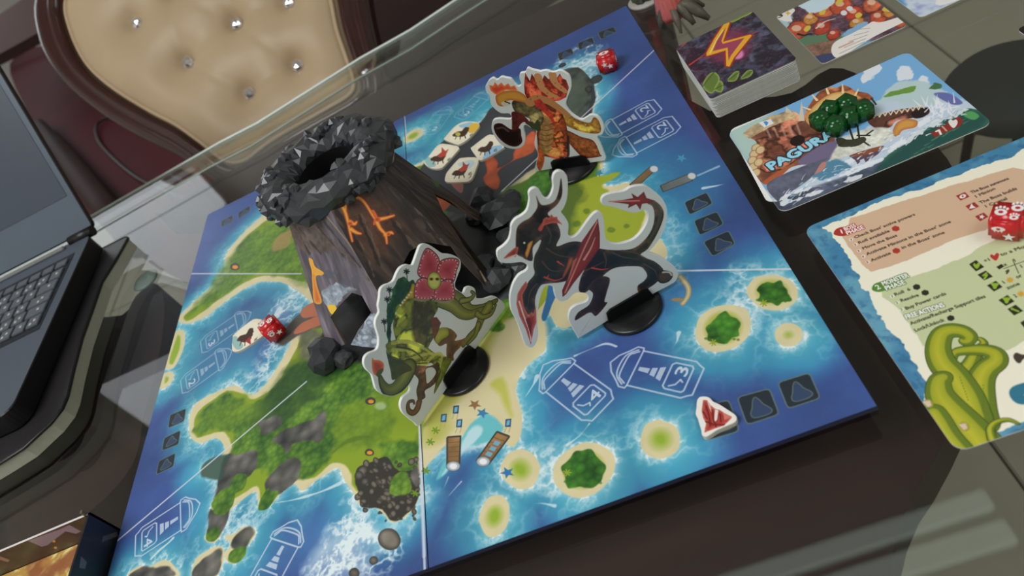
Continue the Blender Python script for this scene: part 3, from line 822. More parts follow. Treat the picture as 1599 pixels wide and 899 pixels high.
# ------------------------------------------------------------------ glass table
tb = thing('glass_table', 'dining table with a glass top and dark mahogany base', 'table', (0, .1, FLOOR))
outer = [onz(u, v, G)[:2] for u, v in ((-60, 450), (147, 331), (340, 220), (400, 189), (560, 88), (640, 43), (700, 3), (860, -100), (1300, -420))]
outer = [tuple(q) for q in outer] + [(1.3, .50), (1.3, -.62), (-1.0, -.62), (-1.0, float(outer[0][1]))]
BV = .045
GL = mat_glass('table glass', (.945, .965, .95, 1)); GE = mat_glass('table glass edge', (.75, .85, .80, 1), True)
PG = Plane((0, 0, 0), (1, 0, 0), (0, 1, 0))
bm = bmesh.new()
N = len(outer); cen = np.mean(outer, 0)
ins = []
for (x, y) in outer: ins.append((max(-.95, min(1.25, x)), (y - BV * 1.35) if y > 0 else y + BV))
bot = [bm.verts.new((x, y, G - .012)) for x, y in outer]; mid = [bm.verts.new((x, y, G - .004)) for x, y in outer]; top = [bm.verts.new((x, y, G)) for x, y in ins]
f = bm.faces.new(top if sum(a[0] * b[1] - b[0] * a[1] for a, b in zip(ins, ins[1:] + ins[:1])) > 0 else top[::-1]); f.material_index = 0
bm.faces.new(bot[::-1]).material_index = 0
for i in range(N):
    j = (i + 1) % N
    bm.faces.new((bot[i], bot[j], mid[j], mid[i])).material_index = 1
    bm.faces.new((mid[i], mid[j], top[j], top[i])).material_index = 0
bmesh.ops.recalc_face_normals(bm, faces=bm.faces)
obj('glass_top', bm, [GL, GE], tb)
# thin polished arris lines at the rim and at the start of the bevel
LINE = mat('ground glass arris', (214, 226, 218), .3, noise=.1)
bm = bmesh.new(); tube(bm, [(x, y, G - .003) for x, y in outer[:10]], .0017, 6); obj('glass_edge', bm, LINE, tb)
LINE2 = mat('bevel line', (136, 152, 140), .3, noise=.1)
bm = bmesh.new(); tube(bm, [(x, y, G - .0006) for x, y in ins[:10]], .0014, 6); obj('bevel_line', bm, LINE2, tb)
ZS = -.05
PS = Plane((0, 0, ZS), (1, 0, 0), (0, 1, 0))
main = [(-.293, .331), (-.38, .40), (-.36, .43), (.255, .43), (.262, .132), (.300, .098), (.335, .076), (.372, .085), (.386, .05), (.388, -.02), (.380, -.09), (.345, -.185), (.283, -.250), (.24, -.285), (.21, -.34), (.2, -.45), (-.20, -.45), (-.22, -.2), (-.24, .0), (-.25, .2)]
obj('base_panel', prism(PS, spline(main, True, 3), -.04, 0), [WOOD, WOOD], tb)
left = [onz(u, v, ZS)[:2] for u, v in ((190, 492), (212, 462), (240, 442), (255, 462), (254, 520), (240, 590), (224, 650), (216, 700), (196, 742), (150, 790), (95, 826), (10, 850), (25, 745), (0, 700), (60, 560), (120, 500))]
obj('base_panel', prism(PS, spline(left, True, 3), -.04, 0), [WOOD, WOOD], tb)
for (ax_, ay_, bx_, by_) in ((-.16, -.14, .10, .12), (-.62, -.02, -.46, .14)):
    obj('pedestal', box(bmesh.new(), (ax_, ay_, FLOOR), (bx_, by_, ZS - .04), .01), WOOD, tb)
PAD = mat('clear rubber pad', (120, 132, 126), .4, noise=.1)
for c in ((226, 436),):
    q = onz(*c, G - .013); bm = bmesh.new(); lathe(bm, (q[0], q[1], G - .0165), [(0, 0), (.014, 0), (.016, .002), (.014, .004), (0, .004)], 24)
    obj('glass_pad', bm, PAD, tb)

# ------------------------------------------------------------------ tufted chair beyond the table
cO = CP + unray(430, 120) * 1.15
tl = math.radians(48)
PC = Plane(cO, (1, 0, 0), (0, math.sin(tl), math.cos(tl)))
if PC.N @ (CP - cO) < 0: PC.U = -PC.U; PC.N = -PC.N
CREAM = mat('cream leatherette', (188, 166, 134), .45, col2=(174, 150, 118), nscale=12, spec=.4)
MAHO = mat('polished mahogany frame', (62, 20, 17), .22, coat=.5, col2=(38, 14, 13), nscale=6, stretch=(2, 10, 2))
chair = thing('dining_chair', 'cream button-tufted chair with curved mahogany frame behind the table', 'chair', (float(cO[0]), float(cO[1]), FLOOR))
cr = [(105, 0), (110, 45), (135, 100), (175, 140), (238, 180), (280, 202), (322, 232), (362, 262), (392, 262), (430, 234), (480, 204), (530, 176), (562, 156), (570, 136), (557, 95), (542, 50), (532, 0), (520, -45), (478, -95), (400, -125), (300, -132), (200, -112), (130, -62)]
CR = spline([PC.px(*q) for q in cr], True, 5)
btn = [PC.px(*q) for q in ((376, 41), (457, 8), (396, 149), (471, 106), (301, 101), (355, -62), (440, -95), (278, -8), (222, 40), (200, -70))]
bm = bmesh.new(); K = 46; c0 = CR.mean(0); nb = len(CR); rings = []
for k in range(K + 1):
    s_ = 1 - k / (K + 1); ring = []
    for q in CR:
        a = c0 + (q - c0) * s_
        e = min(1, (1 - s_) / .42)
        h = .038 * math.sqrt(max(0, 1 - (1 - e) ** 2))
        if .035 < 1 - s_ < .06: h -= .004
        for b in btn:
            d = math.hypot(a[0] - b[0], a[1] - b[1]); h -= .018 * math.exp(-(d / .013) ** 2) + .017 * math.exp(-(d / .040) ** 2)
        for b, c in ((0, 1), (2, 3), (4, 0), (4, 2), (0, 3), (4, 7), (7, 0), (0, 5), (5, 1)):
            p0, p1 = np.array(btn[b]), np.array(btn[c]); t = np.clip((a - p0) @ (p1 - p0) / ((p1 - p0) @ (p1 - p0)), 0, 1); d = np.linalg.norm(a - p0 - t * (p1 - p0))
            h -= .0016 * math.exp(-(d / .008) ** 2)
        ring.append(bm.verts.new(PC.at(a[0], a[1], h)))
    rings.append(ring)
for A, B in zip(rings, rings[1:]):
    for i in range(nb): bm.faces.new((A[i], A[(i + 1) % nb], B[(i + 1) % nb], B[i])).smooth = True
bm.faces.new(rings[-1]); bmesh.ops.recalc_face_normals(bm, faces=bm.faces)
cush = obj('backrest', bm, CREAM, chair)
bm = bmesh.new(); tube(bm, [PC.at(*(c0 + (q - c0) * .955), .016) for q in list(CR) + [CR[0]]], .0035, 8); obj('piping', bm, CREAM, cush)
CRY = mat('crystal button', (225, 225, 225), .05, metal=.85, noise=.1)
for b in btn:
    bm = bmesh.new(); r = bmesh.ops.create_icosphere(bm, subdivisions=2, radius=1)
    hb = .010
    for v in r['verts']: v.co = Vector(PC.at(b[0] + v.co.x * .0108, b[1] + v.co.y * .0108, hb + v.co.z * .008))
    obj('button', bm, CRY, cush)
fo = [(57, 0), (60, 50), (75, 92), (110, 137), (165, 182), (225, 217), (285, 247), (350, 292), (398, 290), (450, 256), (520, 214), (588, 176), (602, 140), (592, 92), (580, 40), (572, 0), (560, -70), (500, -135), (400, -168), (280, -172), (160, -140), (85, -80)]
FO = spline([PC.px(*q) for q in fo], True, 5)
bm = bmesh.new()
# frame: swept moulding between the cushion outline and the outer outline
n = 120


def resamp(P, n):
    P = np.array(P); Q = np.vstack([P, P[:1]]); L = np.r_[0, np.cumsum(np.linalg.norm(np.diff(Q, axis=0), axis=1))]
    t = np.linspace(0, L[-1], n, endpoint=False); return np.stack([np.interp(t, L, Q[:, 0]), np.interp(t, L, Q[:, 1])], 1)


A_, B_ = resamp(CR, n), resamp(FO, n)
B2 = []
for a in A_:
    ang = math.atan2(*(a - c0)[::-1]); bb = [math.atan2(*(b - c0)[::-1]) for b in B_]
    B2.append(B_[int(np.argmin([abs((x - ang + math.pi) % (2 * math.pi) - math.pi) for x in bb]))])
prof = [(0, .004), (.0, .014), (.12, .022), (.3, .020), (.42, .014), (.6, .016), (.8, .013), (.94, .006), (1.0, -.004), (1.0, -.03), (0, -.03)]
rings = [[bm.verts.new(PC.at(*(a + (b - a) * t), h)) for t, h in prof] for a, b in zip(A_, B2)]
for i in range(n):
    P, Q = rings[i], rings[(i + 1) % n]
    for k in range(len(prof)): bm.faces.new((P[k], P[(k + 1) % len(prof)], Q[(k + 1) % len(prof)], Q[k])).smooth = True
bmesh.ops.recalc_face_normals(bm, faces=bm.faces)
obj('back_frame', bm, MAHO, chair)
REDW = mat('dark red lacquer', (92, 20, 28), .6, spec=.1, col2=(58, 14, 22), nscale=5)


def flat(pxs, z, th, sm=True):
    P = [tuple(onz(u, v, z)[:2]) for u, v in pxs]
    return prism(Plane((0, 0, z), (1, 0, 0), (0, 1, 0)), spline(P, True, 4) if sm else P, -th, 0)


obj('seat', flat([(575, 120), (560, -40), (820, -170), (900, -80), (700, 60)], -.36, .06), [WOOD, WOOD], chair)
for c in ((600, 60), (780, -60)):
    q = onz(*c, -.42); bm = bmesh.new(); tube(bm, [(q[0], q[1], FLOOR), (q[0], q[1], -.42)], [.016, .024], 12); obj('leg', bm, WOOD, chair)

bench = thing('wooden_armchair', 'dark red lacquered wooden chair with moulded seat between laptop and tufted chair', 'chair', tuple(onz(150, 220, FLOOR)))
obj('seat', flat([(15, 100), (70, 72), (120, 130), (200, 190), (330, 250), (420, 320), (300, 420), (150, 345), (90, 270), (50, 190)], -.30, .06), [REDW, REDW], bench)
bm = bmesh.new(); tube(bm, [onz(u, v, -.292) for u, v in spline([(330, 330), (260, 300), (210, 275), (165, 235), (150, 210), (155, 190), (185, 180), (230, 185)], False, 5)], .004, 8); obj('seat_groove', bm, mat('groove shadow line', (30, 8, 12), .4), bench)
bm = bmesh.new(); tube(bm, [onz(u, v, -.27) for u, v in ((62, 195), (95, 235), (130, 280), (165, 325), (215, 385))], [.020, .026, .030, .030, .026], 14); obj('armrest', bm, WOOD, bench)
bm = bmesh.new(); tube(bm, [onz(u, v, -.25) for u, v in ((-60, 120), (0, 92), (62, 62), (110, 42))], .012, 12); obj('back_rail', bm, mat('brown rail', (92, 52, 48), .25, coat=.4), bench)
for c in ((90, 250), (260, 330)):
    q = onz(*c, -.36); bm = bmesh.new(); tube(bm, [(q[0], q[1], FLOOR), (q[0], q[1], -.36)], .02, 12); obj('leg', bm, REDW, bench)
obj('side_table_top', flat([(-20, 32), (0, 22), (38, -4), (70, -10), (72, 44), (0, 84), (-20, 94)], -.05, .03, False), [mat('brown side table top', (92, 62, 58), .65, spec=.1, noise=.1), WOOD], bench)  # brown side table top, grouped under this chair
DK = mat('dark grey stool seat', (44, 46, 46), .7, noise=.1)  # added dark discs stand in for unidentified round patches under the glass
for (u, v, r_, lab) in ((1590, 118, .10, 'large dark round stool on the floor, seen through the glass'), (1398, 122, .05, 'small dark round stool on the floor behind the sea monster card')):
    q = onz(u, v, -.5); t = thing('round_disc', lab, 'disc', (q[0], q[1], FLOOR), 'dark discs under the glass table')
    bm = bmesh.new(); lathe(bm, (q[0], q[1], -.5), [(0, 0), (r_ * .9, 0), (r_, -.012), (r_, -.035), (r_ * .9, -.045), (0, -.045)], 40); obj('seat', bm, DK, t)
    for k in range(3):
        a = k * 2.094; bm = bmesh.new(); tube(bm, [(q[0] + r_ * .6 * math.cos(a), q[1] + r_ * .6 * math.sin(a), -.54), (q[0] + r_ * .9 * math.cos(a), q[1] + r_ * .9 * math.sin(a), FLOOR)], .008, 8); obj('leg', bm, WOOD, t)

# ------------------------------------------------------------------ the board
bcv = board_print()
BPR = mat_print('board print', bcv, rough=.33, coat=.12)
board = thing('game_board', 'square folding board printed with a volcanic island in blue sea', 'game board', (0, 0, G))
for (x0, x1) in ((-.25, -.0001), (.0001, .25)):
    for (y0, y1) in ((-.25, .25),):
        obj('panel', prism(PB, [(x0, y0), (x1, y0), (x1, y1), (x0, y1)], G + .0002, 0, bcv, .0003), [BPR, KRAFT], board)

# ------------------------------------------------------------------ the cardboard volcano
volc = thing('volcano_tower', 'tall dark cardboard volcano with grey rock crater rim, centre of the board', 'game tower', (0, 0, 0))
ZT = .114


def vb(u, v): return onz(u, v, .004)[:2]


Bk = {a: np.array(q) for a, q in {210: (-.0740, -.0500), 270: (.0010, -.0960), 330: (.0715, -.0610), 30: (.0715, .0210), 90: (.0000, .0680), 150: (-.0720, .0270)}.items()}
Tk = {a: np.array([*(q * .510 + np.array([-.0048, .0135])), .107]) for a, q in Bk.items()}
ROCK = mat('grey moulded rock plastic', (44, 48, 52), .34, noise=.2, nscale=60, spec=.6, coat=.25)


def wall(a, b, px_arch=None, kind='brown'):
    A, B = np.array([*Bk[a], .002]), np.array([*Bk[b], .002])
    P = Plane(A, B - A, (np.array(Tk[a]) + np.array(Tk[b])) / 2 - (A + B) / 2)
    L = np.linalg.norm(B - A)

    def pr(X): X = np.array(X) - P.O; return (X @ P.U, X @ P.V)
    ta, tb_ = pr(Tk[a]), pr(Tk[b])
    ta = (ta[0], ta[1]); tb_ = (tb_[0], tb_[1])
    if px_arch: arch = [P.px(*q) for q in px_arch]
    else: arch = [(L * .9, 0), (L * .72, .03), (L * .5, .05), (L * .28, .03), (L * .1, 0)]
    pts = [(0, 0), ta, tb_, (L, 0)] + arch
    h = max(ta[1], tb_[1]) + .003
    cv = Cv(P, (-.01, -.004, L + .01, h), 4500, (56, 44, 40), seed=a)
    # bark-like rock strata running down the slope
    hh, ww = cv.h, cv.w
    st = upsample(fbm(max(8, hh // 6), ww, 22, 4, .6, seed=a + 7), hh, ww)
    st2 = upsample(fbm(max(8, hh // 10), ww, 40, 3, .6, seed=a + 9), hh, ww)
    lo, hi = ((30, 22, 20), (104, 82, 68)) if kind == 'brown' else ((74, 66, 74), (150, 140, 156))
    k = np.clip((st - .3) * 1.5, 0, 1) * .65 + np.clip((st2 - .45) * 2, 0, 1) * .35
    cv.a[:] = hexc(lo) + (hexc(hi) - hexc(lo)) * k[..., None]
    return P, cv, pts


OR, YE, RD = (226, 96, 34), (246, 176, 48), (196, 60, 30)
# left face
P1, cv1, pt1 = wall(210, 270, T(440, 330, 3.452, [(545, 770), (352, 728), (262, 570), (300, 520), (378, 437), (432, 455), (482, 545), (412, 640), (375, 715)])[2:] and
                    T(440, 330, 3.452, [(560, 740), (430, 728), (372, 718), (412, 640), (482, 545), (432, 455), (378, 437), (300, 520), (262, 570), (340, 715)]), 'purple')
c = lambda pts: T(440, 330, 3.452, pts)
cv1.poly(c([(30, 90), (180, 60), (560, 480), (500, 400), (300, 220), (130, 220)]), (92, 74, 64), soft=14, warp=.002, a=.8, noise=.2)
for a_, b_ in (((90, 90), (210, 230)), ((190, 80), (330, 240)), ((230, 60), (420, 300)), ((60, 60), (150, 230))): cv1.line(c([a_, b_]), .0008, (40, 32, 34), a=.7, soft=3, warp=.001)
cv1.line(c([(235, 20), (400, 230), (545, 480)]), .0007, (150, 126, 96), soft=2, a=.8)
cv1.poly(c([(215, 440), (260, 400), (300, 385), (400, 420), (350, 440), (300, 500), (250, 520)]), (150, 160, 176), soft=4, warp=.001, noise=.2)
for q in ((250, 340, 26), (345, 385, 28), (400, 370, 24), (290, 330, 14)): cv1.ell(c([q[:2]])[0], q[2] / 3.4, q[2] / 3.6, (84, 84, 100), soft=3, a=.8)
cv1.poly(c([(480, 545), (550, 600), (560, 760), (370, 745), (375, 700), (420, 640)]), (142, 154, 170), soft=3, warp=.0015, noise=.25)
for q in ((470, 600, 18), (450, 680, 22), (500, 700, 25), (400, 735, 14), (520, 640, 20)): cv1.ell(c([q[:2]])[0], q[2] / 3.4, q[2] / 4.4, (186, 200, 216), soft=3, shade=((110, 120, 138), .002))
cv1.poly(c([(145, 255), (165, 262), (180, 300), (225, 330), (215, 345), (185, 350), (190, 400), (215, 490), (175, 490), (165, 400), (160, 320)]), OR, soft=2, shade=(YE, .004))
cv1.poly(c([(145, 255), (165, 262), (180, 300), (222, 330), (180, 345), (162, 320)]), YE, soft=2, a=.8)
cv1.poly(c([(245, 510), (280, 505), (295, 525), (270, 556)]), (250, 200, 40), soft=2)
# front face
P2, cv2, pt2 = wall(270, 330, [(757, 446), (722, 410), (705, 385), (665, 378), (640, 392), (625, 420), (612, 452), (640, 520)])
c = lambda pts: T(380, 150, 2.998, pts)
cv2.poly(c([(400, 420), (560, 350), (640, 470), (760, 600), (700, 700), (600, 760), (520, 640)]), (92, 52, 28), soft=60, warp=.003, a=.7, noise=.2)
for pts in ([(570, 310), (700, 430), (800, 560)], [(620, 300), (760, 420), (900, 600), (1000, 680)], [(540, 560), (600, 700), (640, 800)], [(680, 560), (780, 700), (850, 800)], [(430, 520), (540, 700), (600, 850)], [(720, 420), (820, 560), (960, 740)]):
    cv2.line(c(pts), .0012, (24, 18, 16), a=.8, soft=4, warp=.0018)
    cv2.line(c([(x + 12, y - 6) for x, y in pts]), .0005, (120, 96, 80), a=.6, soft=3, warp=.0015)
OUT = (120, 40, 18)
V1 = [[(415, 478), (440, 468), (500, 470), (545, 480), (575, 510), (605, 560), (625, 590)], [(420, 480), (450, 500), (475, 540), (490, 590), (500, 640), (510, 680)], [(500, 590), (520, 600), (530, 590)], [(505, 625), (530, 640), (550, 645)],
      [(625, 580), (665, 572), (705, 560)], [(625, 590), (640, 620), (665, 650), (672, 690)], [(665, 650), (690, 640), (700, 645)], [(500, 470), (480, 500), (478, 545)], [(605, 545), (620, 570), (612, 600)]]
for v in V1: cv2.line(c(v), .0026, OUT, w1=.0014, a=.55, soft=8)
for v in V1: cv2.line(c(v), .0017, OR, w1=.0008, soft=2)
for v in V1[:8]: cv2.line(c(v), .0009, YE, w1=.0002, soft=2)
for q in ((465, 492, 14), (500, 598, 12), (628, 578, 14), (680, 648, 10)): cv2.ell(c([q[:2]])[0], q[2] / 3, q[2] / 3.6, OR, soft=3); cv2.ell(c([q[:2]])[0], q[2] / 6, q[2] / 7, RD, soft=2)
# right face
P3, cv3, pt3 = wall(330, 30, [(747, 342), (730, 332), (705, 312), (676, 298), (684, 312), (692, 331), (712, 352), (730, 384), (748, 415), (760, 438)])
for pts in ([(600, 245), (660, 300), (745, 340)], [(600, 262), (670, 330), (740, 410)], [(608, 236), (690, 290), (740, 330)], [(640, 300), (700, 370), (760, 430)]):
    cv3.line(pts, .0010, (24, 18, 16), a=.8, soft=4, warp=.001); cv3.line([(x + 3, y - 2) for x, y in pts], .0004, (112, 92, 80), a=.6, soft=3)
cv3.poly([(668, 266), (676, 270), (686, 288), (682, 292), (674, 280)], (70, 96, 34), soft=3)
WE = mat('volcano card edge', (104, 88, 74), .7, noise=.15)
for i, (P, cv, pts) in enumerate(((P1, cv1, pt1), (P2, cv2, pt2), (P3, cv3, pt3), wall(30, 90), wall(90, 150), wall(150, 210))):
    s = 1 if P.N[0] * P.O[0] + P.N[1] * P.O[1] > 0 else -1
    if s < 0: P.N = -P.N
    bm = prism(P, pts, -.0018, 0, cv)
    bmesh.ops.recalc_face_normals(bm, faces=bm.faces)
    obj('side_panel', bm, [mat_print('volcano side print %d' % i, cv, .45), WE], volc)
rc = (-.006, .011); YS = .88; ZR = .1095
R0, r0 = .0400, .0158
bm = bmesh.new(); rs = random.Random(3); SU, SV = 40, 14
grid = []
for i in range(SU):
    a = 2 * math.pi * i / SU; row = []
    for j in range(SV):
        b = 2 * math.pi * (j + .5 * (i % 2)) / SV
        inn_ = max(0, -math.cos(b)); rr = r0 * (1 + (.20 - .12 * inn_) * (rs.random() - .5) + .06 * math.sin(5 * a + b * 2)); z = ZR + rr * .78 * math.sin(b)
        R_ = R0 + rr * math.cos(b); aa = a + .05 * (rs.random() - .5)
        row.append(bm.verts.new((rc[0] + R_ * math.cos(aa), rc[1] + R_ * YS * math.sin(aa), z)))
    grid.append(row)
for i in range(SU):
    for j in range(SV):
        A = [grid[i][j], grid[(i + 1) % SU][j], grid[(i + 1) % SU][(j + 1) % SV], grid[i][(j + 1) % SV]]
        if rs.random() < .5: bm.faces.new((A[0], A[1], A[2])); bm.faces.new((A[0], A[2], A[3]))
        else: bm.faces.new((A[0], A[1], A[3])); bm.faces.new((A[1], A[2], A[3]))
rim = obj('crater_rim', bm, ROCK, volc)
for k in range(64):
    a = rs.uniform(0, 6.283); b = rs.uniform(-.7, 2.1); s = rs.uniform(.0032, .0062)
    R_ = R0 + r0 * .92 * math.cos(b); bm = bmesh.new()
    rockify(bm, (rc[0] + R_ * math.cos(a), rc[1] + R_ * YS * math.sin(a), ZR + r0 * .72 * math.sin(b)), (s, s, s * .8), k, 1, .25)
    obj('rock', bm, ROCK, rim)
bm = bmesh.new(); lathe(bm, (rc[0] + .002, rc[1] - .008, 0), [(.0225, .114), (.030, .08), (.038, .03), (.044, .0005)], 24); obj('shade_core', bm, mat('black inside', (12, 9, 9), .9), volc)  # added black core so the hollow reads dark through the arches
feet = [((-.073, -.058), .0165, .018), ((.072, -.056), .014, .015), ((.084, .016), .018, .017), ((.070, .044), .013, .015), ((.004, -.100), .012, .012), ((.003, .070), .014, .016), ((-.070, .028), .013, .014), ((.080, -.036), .012, .010), ((.086, -.014), .011, .010), ((.092, .030), .012, .010),
        ((-.058, -.066), .010, .009), ((-.080, -.046), .010, .012), ((.060, .030), .010, .008), ((.088, -.050), .010, .009), ((.094, .002), .009, .008), ((.060, -.030), .012, .007)]
DR = mat('dark moulded rock foot', (46, 50, 52), .4, noise=.3, nscale=80)
for k, (q, r_, h) in enumerate(feet):
    bm = bmesh.new(); rockify(bm, (q[0], q[1], h * .42), (r_ * .85, r_ * .85, h * .62), k + 40, 2, .22)
    for v in bm.verts: v.co.z = max(v.co.z, .0002)
    obj('foot_rock', bm, DR, volc)

# ------------------------------------------------------------------ standing card figures on black bases


def standee(name, label, outline, L, R, base_c, paint, seed, bounds_pad=.004):
    A, B = onz(*L, .0035), onz(*R, .0035)
    P = Plane(A, B - A, (0, 0, 1))
    if P.N @ (CP - A) < 0: P.N = -P.N
    O = spline([P.px(*q) for q in outline], True, 3)
    O[:, 1] = np.maximum(O[:, 1], 0)
    b = (O[:, 0].min() - bounds_pad, -.001, O[:, 0].max() + bounds_pad, O[:, 1].max() + bounds_pad)
    cv = Cv(P, b, 9000, (206, 212, 208), seed=seed)
    paint(cv)
    X = onz(*base_c, .002); s = (X - A) @ P.U; c0 = P.at(s, 0)
    t = thing(name, label, 'game figure', (c0[0], c0[1], 0))
    bm = prism(P, O, -.0019, 0, cv, .00025); bmesh.ops.recalc_face_normals(bm, faces=bm.faces)
    obj('card_figure', bm, [mat_print(name + ' print', cv, .32, .1), CARD], t)
    cc = c0 - P.N * .001
    bm = bmesh.new(); lathe(bm, (cc[0], cc[1], 0), [(0, 0), (.0195, 0), (.0203, .0008), (.0203, .0022), (.0190, .0032), (0, .0032)], 48)
    base = obj('base', bm, BLACK, t)
    for sgn in (1, -1):
        off = .0003 if sgn > 0 else -.0036
        pts = [(s - .0165, 0), (s + .0165, 0), (s + .0150, .0075), (s + .012, .0092), (s - .012, .0092), (s - .0150, .0075)]
        n0, n1 = (.0002, .0016) if sgn > 0 else (-.0036, -.0021)
        bm = prism(P, pts, n0, n1); bmesh.ops.recalc_face_normals(bm, faces=bm.faces)
        obj('clip', bm, BLACK, base)
    return t


def dragon_art(cv):
    c = lambda p: T(750, 250, 2.9, p)
    BK, DB, RE, RL, DRD = (26, 20, 18), (64, 42, 32), (150, 38, 32), (206, 96, 78), (84, 22, 20)
    body = [(365, 80), (371, 150), (350, 200), (305, 242), (335, 268), (358, 310), (362, 345), (345, 390), (400, 372), (450, 370), (540, 400), (620, 408), (690, 400), (740, 365), (775, 315), (788, 260), (780, 212), (755, 195),
            (790, 185), (825, 220), (828, 265), (800, 335), (760, 400), (725, 432), (790, 460), (830, 500), (812, 540), (770, 575), (720, 600), (712, 570), (740, 548), (755, 525), (745, 500), (720, 482), (650, 482), (600, 492), (560, 520),
            (520, 560), (480, 597), (455, 600), (445, 580), (455, 530), (470, 495), (430, 520), (380, 550), (300, 560), (272, 570), (250, 620), (245, 690), (215, 700), (190, 660), (192, 600), (215, 555), (245, 515), (240, 480), (245, 435),
            (262, 400), (275, 362), (255, 375), (237, 400), (236, 455), (205, 450), (190, 440), (165, 425), (160, 380), (165, 310), (190, 280), (225, 260), (258, 212), (252, 160), (278, 203), (330, 190), (352, 150)]
    cv.poly(c(body), BK, soft=1.5, shade=((72, 48, 36), .004), noise=.25, vein=.35)
    cv.poly(c([(530, 530), (585, 535), (572, 600), (562, 640), (574, 648), (525, 705), (495, 690), (430, 726), (442, 690), (492, 655), (510, 605), (488, 578)]), (38, 28, 24), soft=1.5, shade=(DB, .003), noise=.2)
    for p_ in ([(300, 400), (350, 430), (420, 440), (500, 430)], [(280, 460), (320, 500), (380, 500)], [(480, 500), (520, 480), (560, 460)], [(600, 420), (650, 440), (720, 450)], [(255, 560), (225, 600), (215, 660)], [(300, 300), (320, 340), (310, 380)],
               [(740, 470), (790, 500), (800, 530)], [(560, 420), (570, 460), (560, 500)], [(640, 410), (700, 420), (760, 450)]):
        cv.line(c(p_), .0006, (92, 60, 44), w1=.0002, a=.8, soft=2)
    for p_ in ([(290, 530), (340, 545), (380, 530)], [(300, 535), (310, 520)], [(505, 488), (550, 496), (580, 490)], [(350, 460), (380, 480)]): cv.line(c(p_), .0006, (190, 60, 40), w1=.0002, soft=1.5)
    # tail curve highlight, claw toe
    cv.line(c([(790, 200), (812, 240), (800, 300), (760, 370)]), .0009, (70, 72, 54), a=.8, soft=3)
    cv.poly(c([(805, 515), (830, 500), (866, 508), (870, 530), (850, 552), (820, 558), (803, 545)]), (70, 54, 44), soft=1.5, shade=((30, 22, 20), .002)); cv.line(c([(826, 508), (855, 508), (866, 522)]), .0006, (190, 180, 168))
    # jaw and belly glow
    cv.poly(c([(210, 400), (216, 378), (238, 366), (226, 405), (212, 442), (202, 425)]), (222, 150, 40), soft=1.5, shade=((160, 80, 30), .001))
    cv.poly(c([(172, 395), (152, 400), (105, 445), (140, 436), (160, 438), (165, 425)]), RE, soft=1.5, shade=(RL, .002)); cv.line(c([(160, 430), (120, 446)]), .0005, (220, 190, 170))
    cv.poly(c([(400, 448), (416, 440), (420, 456), (404, 490), (380, 530), (372, 525), (390, 480)]), (200, 100, 40), soft=2, shade=((120, 40, 24), .002))
    cv.ell(c([(199, 375)])[0], 1.6, 1.6, (230, 220, 210)); cv.poly(c([(285, 278), (262, 312), (275, 322), (288, 296)]), (190, 70, 44), soft=2)
    # mane
    cv.poly(c([(285, 268), (300, 258), (312, 264), (320, 244), (332, 258), (348, 256), (350, 268), (372, 292), (350, 286), (330, 284), (300, 292), (280, 300)]), RE, smooth=False, soft=1.5, shade=(RL, .003))
    # wing blade
    W = [(372, 620), (370, 590), (400, 520), (430, 440), (460, 368), (500, 310), (532, 265), (541, 330), (541, 395), (500, 455), (460, 510), (420, 560), (388, 608)]
    cv.poly(c(W), RE, smooth=False, soft=1.5, shade=((120, 30, 28), .004))
    cv.poly(c([(470, 370), (500, 330), (524, 290), (530, 340), (510, 390), (470, 440), (450, 470), (455, 420)]), (126, 44, 40), smooth=False, soft=3); cv.line(c([(384, 600), (440, 470), (480, 380), (528, 280)]), .0005, (226, 130, 110), a=.9)
    cv.line(c([(470, 450), (500, 400), (520, 350)]), .0008, (226, 150, 136), w1=.0002, a=.9, soft=2); cv.poly(c([(420, 455), (440, 440), (410, 520), (392, 560)]), (210, 120, 100), smooth=False, soft=2, a=.7)
    # crystal claw
    K = [(207, 548), (185, 575), (168, 605), (163, 650), (176, 705), (205, 765), (229, 838), (242, 765), (254, 735), (252, 655), (240, 700), (232, 688), (218, 705), (196, 665), (190, 610), (214, 565)]
    cv.poly(c(K), RE, smooth=False, soft=1.5, shade=(RL, .003)); cv.line(c([(176, 640), (195, 700), (222, 770), (229, 820)]), .0005, (232, 180, 170)); cv.poly(c([(205, 720), (222, 712), (232, 740), (230, 800), (218, 760)]), (120, 26, 26), smooth=False, soft=2)
    # tail blade
    cv.poly(c([(578, 188), (650, 180), (692, 172), (683, 150), (712, 168), (740, 143), (752, 172), (792, 184), (770, 194), (732, 198), (724, 226), (706, 200), (668, 218), (672, 200), (640, 196)]), RE, smooth=False, soft=1.5, shade=((110, 24, 22), .002))
    cv.line(c([(585, 188), (650, 186), (720, 184)]), .0004, (222, 130, 110))


